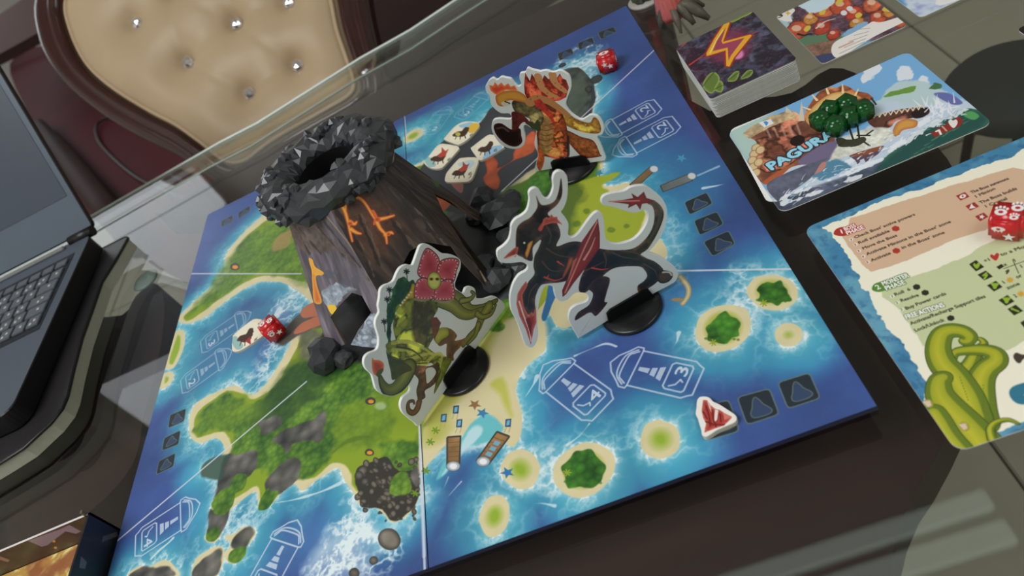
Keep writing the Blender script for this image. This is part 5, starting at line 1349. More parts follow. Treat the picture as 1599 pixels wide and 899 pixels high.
def sea_art(cv):
    c = lambda p: T(1100, 60, 3.1, p)
    cv.a[:] = hexc((116, 180, 234))
    cv.poly(c([(100, 400), (300, 320), (300, 500), (200, 600), (120, 520)]), (190, 214, 190), soft=90, a=.8)
    for p_ in ([(760, 215), (770, 160), (830, 120), (850, 150), (800, 200)], [(930, 200), (950, 140), (1000, 145), (1010, 190)], [(1040, 190), (1080, 190), (1090, 260), (1030, 260)]): cv.poly(c(p_), (226, 234, 244), soft=6, warp=.0012)
    cv.poly(c([(860, 290), (900, 230), (990, 205), (1090, 215), (1200, 280), (1300, 330), (1100, 420), (820, 330)]), (188, 214, 216), soft=10, warp=.001)
    cv.poly(c([(870, 285), (900, 262), (980, 235), (1025, 228), (1020, 250), (940, 272)]), (110, 160, 60), soft=4, warp=.001)
    cv.poly(c([(1110, 215), (1150, 220), (1140, 245), (1090, 240)]), (70, 120, 70), soft=4, warp=.001)
    # water foreground
    cv.poly(c([(820, 330), (880, 300), (1050, 330), (1250, 300), (1400, 360), (1400, 420), (500, 900), (300, 700), (420, 600), (600, 500), (800, 430)]), (196, 214, 232), soft=12, warp=.0015)
    cv.poly(c([(1110, 270), (1180, 265), (1250, 310), (1200, 320)]), (100, 110, 180), soft=6)
    cv.poly(c([(1360, 360), (1270, 340), (1150, 390), (1000, 470), (900, 560), (800, 620), (560, 720), (340, 790), (400, 860), (900, 650), (1360, 430)]), (34, 84, 78), soft=5, warp=.001, shade=((60, 120, 90), .004))
    cv.poly(c([(1330, 375), (1290, 352), (1250, 370), (1300, 395)]), (80, 170, 90), soft=6)
    cv.poly(c([(340, 790), (700, 660), (860, 600), (700, 740), (500, 830), (400, 850)]), (80, 86, 110), soft=14, a=.9, noise=.2)
    for p_ in ([(350, 780), (520, 720), (700, 650), (850, 590)], [(380, 800), (560, 740), (760, 660)], [(900, 540), (1000, 480), (1120, 410), (1260, 345)], [(640, 640), (740, 570), (860, 540), (960, 500)], [(1040, 420), (1140, 350), (1230, 330)]): cv.line(c(p_), .0013, (236, 242, 248), a=.9, soft=4, warp=.0022)
    # bright spiny crest
    cr_ = [(470, 430), (490, 350), (530, 290), (560, 255), (610, 235), (640, 240), (668, 225), (700, 235), (730, 255), (790, 265), (820, 290), (760, 330), (640, 330), (560, 380), (520, 440)]
    cv.poly(c(cr_), (176, 90, 50), smooth=False, soft=3, noise=.15, vein=.4); cv.poly(c([(480, 430), (510, 350), (560, 300), (620, 265), (690, 260), (760, 290), (660, 310), (580, 350), (520, 420)]), (240, 200, 120), soft=6, shade=((222, 150, 70), .004))
    for a, b in (((510, 345), (470, 330)), ((545, 300), (515, 265)), ((600, 268), (585, 228)), ((670, 262), (668, 222)), ((730, 275), (745, 245))): cv.line(c([a, b]), .0009, (250, 220, 160), w1=.0003)
    # head and body
    cv.poly(c([(200, 470), (240, 430), (330, 380), (420, 350), (480, 390), (530, 440), (620, 470), (640, 560), (560, 600), (430, 620), (330, 680), (280, 700), (240, 640), (250, 560), (250, 500)]), (132, 72, 52), soft=3, shade=((172, 108, 76), .006), noise=.15, vein=.6)
    cv.poly(c([(280, 700), (330, 660), (440, 600), (420, 620), (330, 700)]), (190, 90, 50), soft=4)
    cv.poly(c([(450, 600), (560, 520), (640, 500), (620, 570), (560, 610)]), (116, 104, 140), soft=6)
    for q in ((250, 530), (240, 560), (232, 590), (238, 620), (250, 650), (270, 540), (262, 600)): cv.ell(c([q])[0], 8, 6, (224, 196, 140), rot=-.5, soft=2, shade=((150, 90, 56), .0012))
    cv.poly(c([(455, 400), (470, 300), (485, 400)]), (222, 206, 180), smooth=False, soft=2); cv.poly(c([(390, 380), (395, 330), (430, 365), (440, 400)]), (220, 200, 160), smooth=False, soft=2)
    cv.poly(c([(195, 462), (215, 440), (260, 410), (330, 372), (410, 362), (440, 385), (340, 420), (250, 470), (215, 490)]), (206, 176, 130), soft=3, warp=.001, noise=.2)
    cv.poly(c([(262, 408), (320, 390), (335, 412), (290, 432)]), (230, 234, 240), smooth=False, soft=1.5); cv.poly(c([(285, 405), (298, 400), (310, 408), (300, 425)]), (60, 150, 210), smooth=False, soft=1.5)
    cv.ell(c([(450, 495)])[0], 12, 8, (36, 20, 20), rot=-.3, soft=3)
    for k in range(5): cv.line(c([(300 + k * 36, 440 - k * 8), (320 + k * 36, 480 - k * 4)]), .0007, (210, 180, 160), a=.5, soft=3)
    # arm reaching right
    cv.poly(c([(790, 400), (850, 370), (940, 345), (1020, 335), (1085, 340), (1080, 370), (1010, 385), (930, 400), (900, 430), (840, 440)]), (112, 66, 52), soft=3, noise=.15, vein=.6); cv.poly(c([(1000, 365), (1030, 345), (1088, 335), (1070, 375), (1020, 388)]), (40, 26, 26), soft=2)
    cv.poly(c([(910, 460), (930, 410), (980, 390), (1030, 400), (1020, 430), (960, 445), (935, 475)]), (226, 160, 70), soft=3, shade=((200, 110, 50), .003))
    cv.poly(c([(610, 590), (660, 500), (740, 450), (860, 430), (910, 450), (900, 490), (820, 530), (720, 560)]), (222, 224, 210), soft=10, noise=.1)
    # wrecked ship and foam creature
    cv.poly(c([(632, 495), (650, 480), (700, 488), (770, 480), (778, 500), (740, 520), (680, 525), (650, 520)]), (62, 62, 46), soft=2, warp=.0006)
    for a, b in (((720, 490), (700, 430)), ((750, 485), (740, 420)), ((680, 495), (650, 520)), ((780, 470), (815, 445)), ((700, 430), (690, 450)), ((830, 320), (808, 290)), ((740, 470), (800, 470)), ((770, 500), (800, 520))): cv.line(c([a, b]), .0006, (50, 50, 40), smooth=False)
    cv.poly(c([(700, 570), (780, 545), (870, 525), (840, 560), (780, 600), (770, 580), (740, 610), (730, 590)]), (96, 70, 90), smooth=False, soft=2); cv.poly(c([(700, 570), (780, 540), (870, 520), (800, 560)]), (150, 80, 50), soft=2)
    cv.poly(c([(520, 670), (580, 600), (640, 590), (700, 620), (640, 660), (560, 690)]), (80, 140, 170), soft=8, warp=.0015); cv.poly(c([(515, 660), (540, 610), (590, 600), (570, 640)]), (200, 130, 120), soft=5)
    # hull bottom left
    cv.poly(c([(300, 712), (400, 650), (590, 580), (560, 610), (520, 670), (440, 730), (370, 770), (355, 790)]), (96, 100, 122), soft=4, noise=.1)
    rs_ = random.Random(6)
    for k in range(90):
        t = rs_.random(); x = 380 + 860 * t + rs_.uniform(-30, 30); y = 800 - 440 * t ** .9 + rs_.uniform(-45, 25)
        a = rs_.uniform(-1.0, .1); L = rs_.uniform(10, 42)
        cv.line(c([(x, y), (x + L * .5 * math.cos(a), y + L * .5 * math.sin(a) - 3), (x + L * math.cos(a), y + L * math.sin(a))]), rs_.uniform(.0002, .0007), (238, 244, 250) if k % 3 else (150, 190, 214), w1=.0001, a=.85, soft=2)
    for k in range(26):
        a = rs_.uniform(-2.6, -.6); x, y = 1100 + rs_.uniform(-60, 110), 330 + rs_.uniform(-20, 60)
        cv.line(c([(x, y), (x + 50 * math.cos(a), y + 50 * math.sin(a))]), .0006, (240, 244, 252), w1=.0001, a=.8, soft=2)
    for k in range(24):
        x, y = 880 + k * 17, 660 - k * 12 + rs_.uniform(-10, 16); cv.line(c([(x, y), (x + 30, y - 16)]), .0005, (90, 150, 110), w1=.0001, a=.7, soft=2)
    for k in range(9): cv.line(c([(820 + k * 27, 385 - k * 5), (834 + k * 27, 366 - k * 5), (848 + k * 27, 380 - k * 5)]), .0005, (230, 214, 180), w1=.0003, soft=1.5)
    # name and value
    cv.text('PAGURA', c([(322, 640)])[0], c([(640, 468)])[0], .0085, (150, 222, 244), bold=.0007, rim=((26, 40, 60), .0016))
    cv.poly(c([(1088, 458), (1230, 382), (1252, 400), (1230, 430), (1120, 480)]), (150, 44, 34), smooth=False, soft=3, warp=.0006)
    cv.text('7', c([(1140, 468)])[0], c([(1160, 458)])[0], .0048, (240, 236, 230), bold=.0004)
    cv.line(c([(1150, 425), (1172, 448)]), .0005, (222, 160, 140), smooth=False)
    H = c([(1180, 402), (1192, 392), (1204, 398), (1216, 392), (1225, 402), (1222, 418), (1206, 434), (1188, 420)]); cv.poly(H, (236, 232, 226), soft=1.5)


card('boss_card', 'large picture card of a spiny sea monster under green plastic cubes', 'card', .2635, -.0975, .3955, .0015, -.0034, .0006, sea_art, 81, 6500, .0055)
card('card', 'white-edged card peeking out left from under the sea monster card', 'card', .2625, -.0880, .3880, .0010, G + .0001, .0004, None, 82, 1000, .0055, rot=math.radians(-3.5))


def crab_art(cv):
    c = lambda p: T(980, 0, 4.4417, p)
    cv.a[:] = hexc((120, 170, 196))
    cv.poly(c([(1000, 60), (1160, 60), (1150, 240), (1210, 330), (1100, 260)]), (170, 206, 216), soft=10)
    cv.poly(c([(1160, 240), (1300, 200), (1500, 260), (1400, 300), (1250, 320), (1200, 320)]), (90, 130, 96), soft=12)
    cv.poly(c([(1140, 80), (1200, -60), (1700, -120), (2000, 80), (1900, 220), (1700, 280), (1450, 220), (1170, 240)]), (104, 74, 90), soft=20, warp=.002, noise=.25)
    cv.poly(c([(1210, 335), (1300, 300), (1430, 280), (1500, 300), (1340, 450), (1300, 430)]), (136, 100, 80), soft=6, noise=.15); cv.poly(c([(1290, 400), (1420, 370), (1440, 420), (1360, 455)]), (60, 70, 110), soft=6)
    rs_ = random.Random(4)
    B = [(1180, 210, 90), (1350, 190, 70), (1270, 130, 60), (1370, 60, 90), (1480, 40, 80), (1570, 90, 70), (1590, 160, 60), (1700, 30, 80), (1740, 120, 70), (1430, 240, 50), (1820, 80, 60), (1900, 160, 50), (1220, 10, 50)]
    for i, (x, y, r_) in enumerate(B):
        cl = [(206, 84, 50), (190, 62, 44), (222, 150, 60), (206, 100, 60)][i % 4]
        q = c([(x, y)])[0]; cv.ell(q, r_ / 4.4, r_ / 6.5, cl, rot=-.4, soft=3, shade=((120, 36, 30), .002), warp=.0008, noise=.15)
        cv.ell((q[0] - 2, q[1] - 3), r_ / 12, r_ / 18, (240, 200, 170), soft=4, a=.8)
    for x, y in ((1350, 85), (1245, 200), (1600, 105), (1790, 60), (1470, 10)): cv.ell(c([(x, y)])[0], 6, 4, (222, 196, 60), rot=-.6, soft=2, warp=.0006)
    for x, y in ((1500, 90), (1540, 60), (1880, 40), (1250, 40)): cv.ell(c([(x, y)])[0], 5, 4, (220, 228, 232), soft=2)
    cv.line(c([(1180, 235), (1220, 245), (1270, 235)]), .0010, (40, 40, 40)); cv.line(c([(1310, 195), (1370, 150), (1440, 130)]), .0009, (220, 210, 200), w1=.0003)
    cv.poly(c([(1500, 230), (1560, 190), (1640, 150), (1660, 190), (1560, 260), (1520, 250)]), (130, 180, 220), soft=3, warp=.001)
    cv.poly(c([(1190, 20), (1340, -60), (1460, -60), (1430, 20), (1300, 90), (1210, 60)]), (200, 226, 236), soft=4, warp=.001)
    # text bubble
    cv.poly(c([(1412, 350), (1440, 290), (1560, 230), (1650, 180), (1700, 150), (1770, 152), (1990, 86), (1960, 130), (1700, 260), (1500, 385), (1440, 398)]), (238, 234, 226), soft=2)
    for k in range(5):
        x0_, y0_ = 1475 + k * 22, 322 + k * 14 - 30
        cv.line(c([(1470 + k * 34, 372 - k * 42 + 0), (1640 + k * 10, 292 - k * 24)]), .0004, (150, 140, 136), smooth=False, a=.7)
    cv.line(c([(1470, 330), (1560, 290)]), .0010, (220, 120, 100), smooth=False, a=.6)
    cv.poly(c([(992, 108), (1010, 80), (1060, 58), (1140, 56), (1160, 76), (1130, 110), (1140, 150), (1060, 140)]), (236, 232, 222), soft=2)
    cv.text('3', c([(1040, 128)])[0], c([(1080, 112)])[0], .0062, (50, 40, 34), bold=.0003)
    S = c([(1112, 92)])[0]; cv.poly([(S[0] + (4.6 if i % 2 == 0 else 2.4) * math.cos(i * .785), S[1] + (3.6 if i % 2 == 0 else 1.8) * math.sin(i * .785)) for i in range(8)], (222, 190, 60), smooth=False)


card('power_card', 'upright card of orange crabs with a number 3 beside the deck', 'card', .3475, .0305, .4105, .1185, G + .0001, .0005, crab_art, 83)


def ice_art(cv):
    c = lambda p: T(1280, 0, 6.6625, p)
    cv.a[:] = hexc((206, 220, 236)); cv.blend((slice(0, cv.h), slice(0, cv.w)), np.clip((cv.n1 - .4) * 1.4, 0, .8), (120, 140, 206))
    cv.poly(c([(760, -60), (850, 0), (900, 50), (870, 60), (780, 0)]), (70, 150, 210), soft=10); cv.poly(c([(1200, 30), (1260, -30), (1440, -60), (1440, 0), (1260, 60)]), (238, 236, 232), soft=4)


card('power_card', 'pale blue and white card cut off by the top edge of the picture', 'card', .4210, .0325, .4840, .1205, G + .0001, .0005, ice_art, 84, 3000)
q = onz(1587, 47, G)
card('power_card', 'dark card corner at the right picture edge', 'card', float(q[0]), float(q[1]) - .088, float(q[0]) + .063, float(q[1]), G + .0001, .0006, lambda cv: cv.blend((slice(0, cv.h), slice(0, cv.w)), np.ones((cv.h, cv.w), np.float32), (30, 28, 30)), 85, 1500)

# ------------------------------------------------------------------ deck of cards
DX0, DY0 = .2635, .0235
NC, TH = 58, .00034
EDG = mat('deck card edges', (176, 178, 168), .6, noise=.2, nscale=300)
pl = Plane((0, 0, 0), (1, 0, 0), (0, 1, 0))
me0 = None
for k in range(NC - 1):
    if me0 is None:
        o = obj('playing_card', prism(pl, rrect(-.0315 - .001, -.044, .0315 + .001, .044, .003), 0, TH * .93), [CARD, EDG]); me0 = o.data
    else:
        o = bpy.data.objects.new('playing_card', me0); COL.objects.link(o)
    lean = k / NC
    o.location = (DX0 + .0325 + .0003 * math.sin(k * 2.3) - .0012 * lean, DY0 + .044 + .0003 * math.cos(k * 1.7) - .001 * lean, G + .0001 + k * TH); o.rotation_euler = (0, 0, .004 * math.sin(k * 3.1))
    tag(o, 'pale-edged card inside the tall deck under the lightning card', 'card', 'cards stacked in the tall deck')


def bolt_art(cv):
    c = lambda p: T(980, 0, 4.4417, p)
    full = (slice(0, cv.h), slice(0, cv.w))
    cv.a[:] = hexc((40, 36, 50)); cv.blend(full, np.clip((cv.n1 - .5) * 1.8, 0, .6), (96, 110, 140)); cv.blend(full, np.clip((cv.n2 - .62) * 1.8, 0, .5), (130, 60, 110))
    rid = np.clip(1 - np.abs(2 * fbm(cv.h, cv.w, 6, 4, .6, seed=3) - 1) * 5, 0, 1); cv.blend(full, rid * .25, (150, 160, 190))
    cv.poly(c([(620, 230), (760, 200), (840, 240), (840, 380), (700, 440), (560, 400)]), (150, 50, 90), soft=60, a=.7); cv.ell(c([(760, 375)])[0], 10, 8, (230, 130, 190), soft=16)
    for a, b in (((430, 450), (560, 360)), ((380, 320), (420, 280)), ((450, 240), (560, 180)), ((830, 250), (900, 220))): cv.line(c([a, b]), .0010, (206, 60, 50), w1=.0003, soft=4)
    Z = [(680, 148), (708, 158), (662, 290), (850, 240), (862, 246), (738, 400), (706, 462), (684, 458), (680, 350), (548, 390), (545, 370), (600, 270)]
    cv.poly(c(Z), (180, 40, 30), smooth=False, soft=5, grow=.0014); cv.poly(c(Z), (244, 176, 30), smooth=False, soft=1.5)
    cv.poly(c([(682, 190), (650, 285), (660, 305), (810, 262), (716, 385), (700, 420), (694, 330), (590, 355), (620, 280)]), (170, 60, 90), smooth=False, soft=2); cv.line(c([(660, 210), (610, 290), (570, 370)]), .0005, (252, 230, 120), smooth=False)
    LG = (120, 150, 40)
    cv.poly(c([(690, 110), (740, 60), (820, 32), (875, 50), (860, 90), (800, 120), (720, 155)]), LG, soft=2, shade=((180, 196, 70), .002))
    for k in range(5): cv.line(c([(720 + k * 30, 130 - k * 18), (740 + k * 28, 70 - k * 4)]), .0005, (70, 96, 30), smooth=False)
    for P in ([(520, 600), (550, 530), (600, 500), (638, 540), (620, 600), (580, 650)], [(600, 620), (640, 560), (665, 590), (650, 640)], [(690, 560), (740, 500), (775, 500), (750, 560)], [(780, 550), (830, 490), (870, 490), (850, 530)]):
        cv.poly(c(P), (96, 128, 50), soft=3, shade=((160, 186, 80), .002)); cv.line(c([P[0], P[2]]), .0004, (60, 84, 30), smooth=False)


zt = G + .0001 + (NC - 1) * TH
o = card('playing_card', 'card with a glowing orange lightning bolt on top of the deck', 'card', DX0 - .0014, DY0 - .001, DX0 + .0646, DY0 + .087, zt, TH, bolt_art, 86, 7000, .003, edge=EDG)

# ------------------------------------------------------------------ rules sheet
SHX0, SHX1, SHY0, SHY1 = .2695, .4300, -.2835, -.1175
ZSH = G + .0001


def sheet_art(cv):
    full = (slice(0, cv.h), slice(0, cv.w))
    cv.a[:] = hexc((58, 132, 176)); cv.blend(full, np.clip((cv.n1 - .45) * 1.6, 0, .6), (120, 186, 204)); cv.blend(full, np.clip((cv.n2 - .55) * 1.5, 0, .4), (30, 84, 136))
    c = lambda p: T(1240, 240, 1.8719, p); d = lambda p: T(1280, 310, 4.282, p); e = lambda p: T(1400, 440, 3.211, p)
    cv.poly(c([(95, 210), (150, 190), (260, 138), (400, 93), (560, 32), (640, 8), (800, -50), (1200, 100), (1200, 600), (800, 740), (600, 805), (560, 810), (400, 790), (385, 680), (340, 590), (280, 520), (230, 440), (150, 290), (105, 230), (82, 218)]), (246, 242, 216), soft=3, warp=.0014)
    # red panel, green panel
    cv.poly([*d([(150, 260), (130, 215), (180, 190), (205, 132)]), (1427, 309), (1500, 286), (1582, 262), (1604, 266), (1700, 300), (1640, 320), *d([(1100, 210), (900, 275), (700, 370), (480, 450), (340, 495), (305, 470), (240, 380)])], (222, 182, 146), smooth=False, soft=3, warp=.0006)
    cv.poly([*d([(420, 660), (400, 600), (560, 540), (740, 480), (1000, 380)]), *[(1530, 386), (1600, 352), (1760, 300), (1800, 480)], *e([(640, 300), (500, 370), (300, 430), (225, 460), (120, 300), (10, 130)])], (202, 212, 158), smooth=False, soft=3, warp=.0006)
    INK = (70, 52, 40); GI = (58, 66, 34)
    H = .0021
    def tx(t, a, b, col=INK, f=d, h=H, **k): cv.text(t, f([a])[0], f([b])[0], h, col, bold=.00012, **k)
    cv.poly(d([(95, 240), (110, 205), (160, 190), (215, 205), (205, 235), (150, 252)]), (188, 44, 36), soft=2)
    tx('1', (135, 238), (155, 232), (244, 240, 236), h=.0034); tx('BOSS', (170, 218), (245, 190), (250, 248, 244), h=.0032, rim=((188, 60, 48), .0007)); tx('PHASE', (185, 245), (300, 200), (250, 248, 244), h=.0032, rim=((188, 60, 48), .0007))
    for i, (n_, a) in enumerate((('1', (210, 275)), ('2', (240, 308)), ('3', (262, 350)), ('4', (292, 388)), ('5', (322, 425)))):
        q = d([a])[0]; cv.ell(q, 3.4, 2.8, (236, 226, 210), soft=1.5); tx(n_, (a[0] - 6, a[1] + 8), (a[0] + 5, a[1] + 5), (170, 60, 50), h=.0016)
    tx("Check Boss' active powers", (236, 268), (640, 112)); tx('Roll available', (262, 305), (470, 222)); tx('Move the Boss', (290, 342), (520, 252)); tx("Activate Minions in the Boss' zone", (318, 380), (880, 160)); tx('Activate', (348, 422), (478, 370)); tx("in the Boss' zone", (552, 338), (838, 232))
    for a in ((508, 202), (512, 350)):
        q = d([a])[0]; cv.poly([(q[0] + 6.6 * math.cos(t), q[1] + 4.6 * math.sin(t)) for t in np.linspace(.3, 6.58, 7)[:-1]], (190, 46, 38), smooth=False, soft=1.5)
    cv.poly(d([(350, 610), (365, 572), (420, 558), (480, 575), (470, 600), (400, 625)]), (84, 142, 44), soft=2)
    tx('2', (385, 610), (410, 600), (244, 246, 236), h=.0034); tx('MONSTER', (425, 585), (600, 522), (250, 252, 244), h=.0032, rim=((96, 130, 70), .0007)); tx('PHASE', (445, 615), (575, 568), (250, 252, 244), h=.0032, rim=((96, 130, 70), .0007))
    for n_, a in (('1', (485, 655)), ('2', (520, 697)), ('3', (550, 742))):
        q = d([a])[0]; cv.ell(q, 3.4, 2.8, (232, 234, 212), soft=1.5); tx(n_, (a[0] - 6, a[1] + 8), (a[0] + 5, a[1] + 5), (90, 140, 60), h=.0016)
    tx('Roll  6', (505, 652), (610, 612), GI); tx('Resolve', (545, 692), (665, 652), GI); tx('Buy Power cards', (578, 745), (848, 642), GI); tx('FREE ACTIONS', (580, 808), (838, 722), (250, 252, 244), h=.0031, rim=((120, 140, 96), .0006))
    tx('Activate/Recharge Support tiles', (612, 845), (1112, 660), GI); tx('Lock/Unlock', (640, 892), (838, 818), GI)
    for a in ((648, 592), (705, 630), (876, 800)):
        q = d([a])[0]; cv.poly([(q[0] + 6.4 * math.cos(t), q[1] + 4.8 * math.sin(t)) for t in np.linspace(.3, 6.58, 7)[:-1]], (36, 44, 28), smooth=False, soft=1.5)
    g = lambda p: T(1480, 280, 7.496, p)
    def dia(P, col, kind):
        cv.poly(P, col, smooth=False, soft=1.5); m_ = np.mean(P, 0); w_ = (240, 234, 226) if col[0] > 120 else (150, 190, 40)
        if kind == 's': cv.poly([(m_[0] + (5.2 if i % 2 == 0 else 2.2) * math.cos(-1.4 + i * math.pi / 5), m_[1] + (4.2 if i % 2 == 0 else 1.8) * math.sin(-1.4 + i * math.pi / 5)) for i in range(10)], w_, smooth=False, soft=1.2)
        elif kind == 'e': cv.ell(tuple(m_), 5.4, 3, w_, rot=-.3, soft=1.5); cv.ell(tuple(m_), 1.6, 1.4, col)
        elif kind == 'm': cv.poly([(m_[0] - 5, m_[1] + 4), (m_[0] - 1, m_[1] - 5), (m_[0] + 1, m_[1] - 1), (m_[0] + 6, m_[1] + 2)], w_, smooth=False, soft=1.5)
        elif kind == 'h': cv.poly([(m_[0] - 5, m_[1] - 1), (m_[0] - 3, m_[1] - 4), (m_[0], m_[1] - 2), (m_[0] + 3, m_[1] - 5), (m_[0] + 6, m_[1] - 2), (m_[0] + 1, m_[1] + 5)], w_, soft=1.5)
        elif kind == 'b': cv.line([(m_[0] + 2, m_[1] - 4), (m_[0] - 3, m_[1]), (m_[0] + 3, m_[1] - 1), (m_[0] - 1, m_[1] + 5)], .0005, w_, smooth=False)
        elif kind == 'w': cv.line([(m_[0] - 5, m_[1] - 2), (m_[0] + 5, m_[1] + 2)], .0005, w_, smooth=False); cv.ell((m_[0] - 5, m_[1] - 2), 2, 2, w_)
        else:
            for k in range(4): cv.line([(m_[0], m_[1] + 2), (m_[0] - 5 + 3.4 * k, m_[1] - 4)], .0005, w_, smooth=False)
            cv.ell((m_[0], m_[1] + 2), 3, 2.4, w_)
    R_ = (170, 44, 38); K_ = (40, 42, 24)
    dia(g([(95, 195), (200, 150), (255, 205), (150, 250)]), R_, 'e'); dia(g([(205, 315), (310, 268), (368, 320), (262, 368)]), R_, 'm'); dia(g([(318, 435), (420, 390), (475, 440), (380, 492)]), R_, 's')
    tx('The Boss summons', (280, 168), (720, 0), f=g); tx('1 Minion', (325, 220), (560, 118), f=g); tx('The Boss builds', (385, 288), (815, 118), f=g); tx('1 Crystal', (440, 335), (700, 235), f=g)
    for a, kd in ((((998, 440), (1045, 412), (1100, 458), (1045, 488)), 'h'), (((1055, 510), (1110, 482), (1158, 522), (1100, 548)), 'b'), (((1118, 582), (1178, 550), (1222, 592), (1165, 622)), 'c'), (((1195, 680), (1255, 645), (1302, 688), (1245, 718)), 'c'), (((1255, 740), (1310, 710), (1360, 752), (1300, 782)), 'w'), (((1340, 830), (1400, 795), (1440, 850), (1380, 880)), 'b')): dia(d(a), K_, kd)
    tx('+1', (1105, 428), (1140, 415), GI); q = d([(1170, 390)])[0]; cv.poly([(q[0] - 7, q[1]), (q[0] - 5, q[1] - 4), (q[0] - 1, q[1] - 2), (q[0] + 3, q[1] - 6), (q[0] + 7, q[1] - 3), (q[0] + 2, q[1] + 6)], (196, 40, 36), soft=1.5)
    tx('to a Monster', (1215, 385), (1480, 290), GI); cv.line(d([(1230, 470), (1500, 370)]), .0002, GI, smooth=False); cv.line(d([(1290, 410), (1330, 500)]), .0002, GI, smooth=False)
    cv.poly(d([(1180, 458), (1215, 438), (1235, 455), (1200, 475)]), K_, smooth=False); tx('x', (1238, 452), (1256, 444), GI); tx('1', (1300, 425), (1312, 421), GI); tx('1', (1345, 465), (1357, 461), GI); cv.line(d([(1262, 478), (1246, 488), (1262, 486), (1250, 502)]), .0004, GI, smooth=False)
    for a in ((1272, 545), (1345, 638)):
        q = d([a])[0]; cv.poly([(q[0] + (7 if i % 2 == 0 else 4) * math.cos(i * math.pi / 8), q[1] + (5.4 if i % 2 == 0 else 3) * math.sin(i * math.pi / 8)) for i in range(16)], (226, 166, 40), smooth=False, soft=1.5)
    tx('1', (1228, 572), (1240, 566), GI); tx('or', (1320, 535), (1356, 520), GI); tx('zone', (1258, 608), (1340, 575), GI); tx('2', (1308, 662), (1322, 656), GI)
    # lower right motifs
    cv.poly(e([(585, 375), (600, 355), (640, 365), (700, 340), (700, 372), (640, 385), (620, 408), (600, 402)]), (70, 56, 46), soft=2); cv.line(e([(660, 530), (610, 545), (600, 565), (620, 590), (660, 590)]), .0030, (40, 120, 150), w1=.0024)
    # tentacles
    def tent(P, w0, w1, m=1.0):
        P = e(P); cv.line(P, w0 + .0004, (52, 74, 20), w1=w1 + .0003); cv.line(P, w0, (104, 130, 24), w1=w1); cv.line([(x - 1.6, y - 1) for x, y in P], w0 * .62, (160, 170, 24), w1=w1 * .5, soft=4, hi=(206, 200, 40))
    tent([(450, 500), (440, 420), (400, 380), (420, 330), (440, 310), (425, 290), (405, 285)], .0030, .0007)
    tent([(345, 560), (340, 460), (370, 410), (395, 360)], .0044, .0026)
    tent([(430, 700), (420, 620), (420, 500), (450, 440), (500, 400), (498, 365), (450, 345), (380, 342), (310, 350), (290, 365), (288, 385)], .0068, .0012)
    tent([(380, 680), (350, 580), (290, 480), (230, 410), (208, 340), (225, 270), (270, 245), (330, 250), (368, 275), (362, 298), (340, 302), (328, 294)], .0080, .0013)
    tent([(440, 840), (340, 720), (250, 620), (215, 560), (215, 500), (240, 480)], .0095, .0036)
    tent([(300, 850), (250, 780), (210, 700), (190, 660)], .0070, .0050)
    tent([(480, 790), (470, 740), (500, 705), (560, 692), (612, 712)], .0018, .0005)
    for (x, y), r_ in (((340, 725), 7), ((160, 610), 6)):
        q = e([(x, y)])[0]; cv.ell(q, r_ + 2, r_, (170, 160, 40), rot=.5); cv.poly([(q[0] - 9, q[1] - 3), (q[0] + 2, q[1] - 5), (q[0] + 5, q[1] + 3), (q[0] - 1, q[1] + 6)], (226, 196, 176), smooth=False, soft=2)
    for k in range(9): q = e([(318 + k * 5, 480 + k * 14)])[0]; cv.ell(q, .9, 1.2, (92, 110, 24)); q = e([(435, 520 + k * 16)])[0]; cv.ell(q, .9, 1.2, (92, 110, 24))


card('rules_sheet', 'rules sheet with blue watery border, turn phases and green tentacles', 'sheet', SHX0, SHY0, SHX1, SHY1, ZSH, .0006, sheet_art, 87, 9000, .006, rough=.42)

# ------------------------------------------------------------------ green gems on the sea monster card
GEM = mat('dark green translucent plastic', (8, 92, 30), .12, trans=.35, noise=.1, ior=1.45)
labs = ['green plastic cube at the left front of the small pile', 'green plastic cube at the left back of the small pile', 'green plastic cube in the middle front of the small pile', 'green plastic cube at the back of the small pile', 'green plastic cube in the centre of the small pile', 'green plastic cube at the right end of the small pile']
for k, (u, v) in enumerate(((1281, 190), (1296, 175), (1305, 199), (1322, 166), (1327, 185), (1348, 175))):
    q = onz(u, v, .0015); s = .0114
    bm = bmesh.new(); bmesh.ops.create_cube(bm, size=s); bmesh.ops.bevel(bm, geom=bm.edges[:], offset=s * .13, segments=3, affect='EDGES')
    for f in bm.faces: f.smooth = True
    t = obj('plastic_cube', bm, GEM); t.location = (q[0], q[1], -.0028 + s / 2); t.rotation_euler = (0, 0, (.2, .7, .5, .35, .9, .05)[k]); tag(t, labs[k], 'cube', 'green cubes on the sea monster card')

# ------------------------------------------------------------------ painted figurine standing on the deck corner
FRD = mat('red painted skirt', (196, 40, 34), .35, col2=(226, 150, 140), nscale=240, stretch=(6, 6, .25))
FGR = mat('grey brown root paint', (104, 98, 82), .5, col2=(50, 46, 40), nscale=160, bump=.4)
zd = zt + TH
b0 = onz(1056, 34, zd); fg = thing('tree_figurine', 'painted figurine with red body and grey clawed roots on the deck corner', 'figurine', (b0[0], b0[1], zd))
bm = bmesh.new(); lathe(bm, (b0[0], b0[1], zd), [(0, .006), (.011, .006), (.0125, .012), (.011, .03), (.013, .05), (.016, .07), (.012, .09), (0, .1)], 20)
rs = random.Random(9)
for v in bm.verts:
    a = math.atan2(v.co.y - b0[1], v.co.x - b0[0]); k = 1 + .12 * math.sin(a * 7); v.co.x = b0[0] + (v.co.x - b0[0]) * k; v.co.y = b0[1] + (v.co.y - b0[1]) * k
obj('body', bm, FRD, fg)
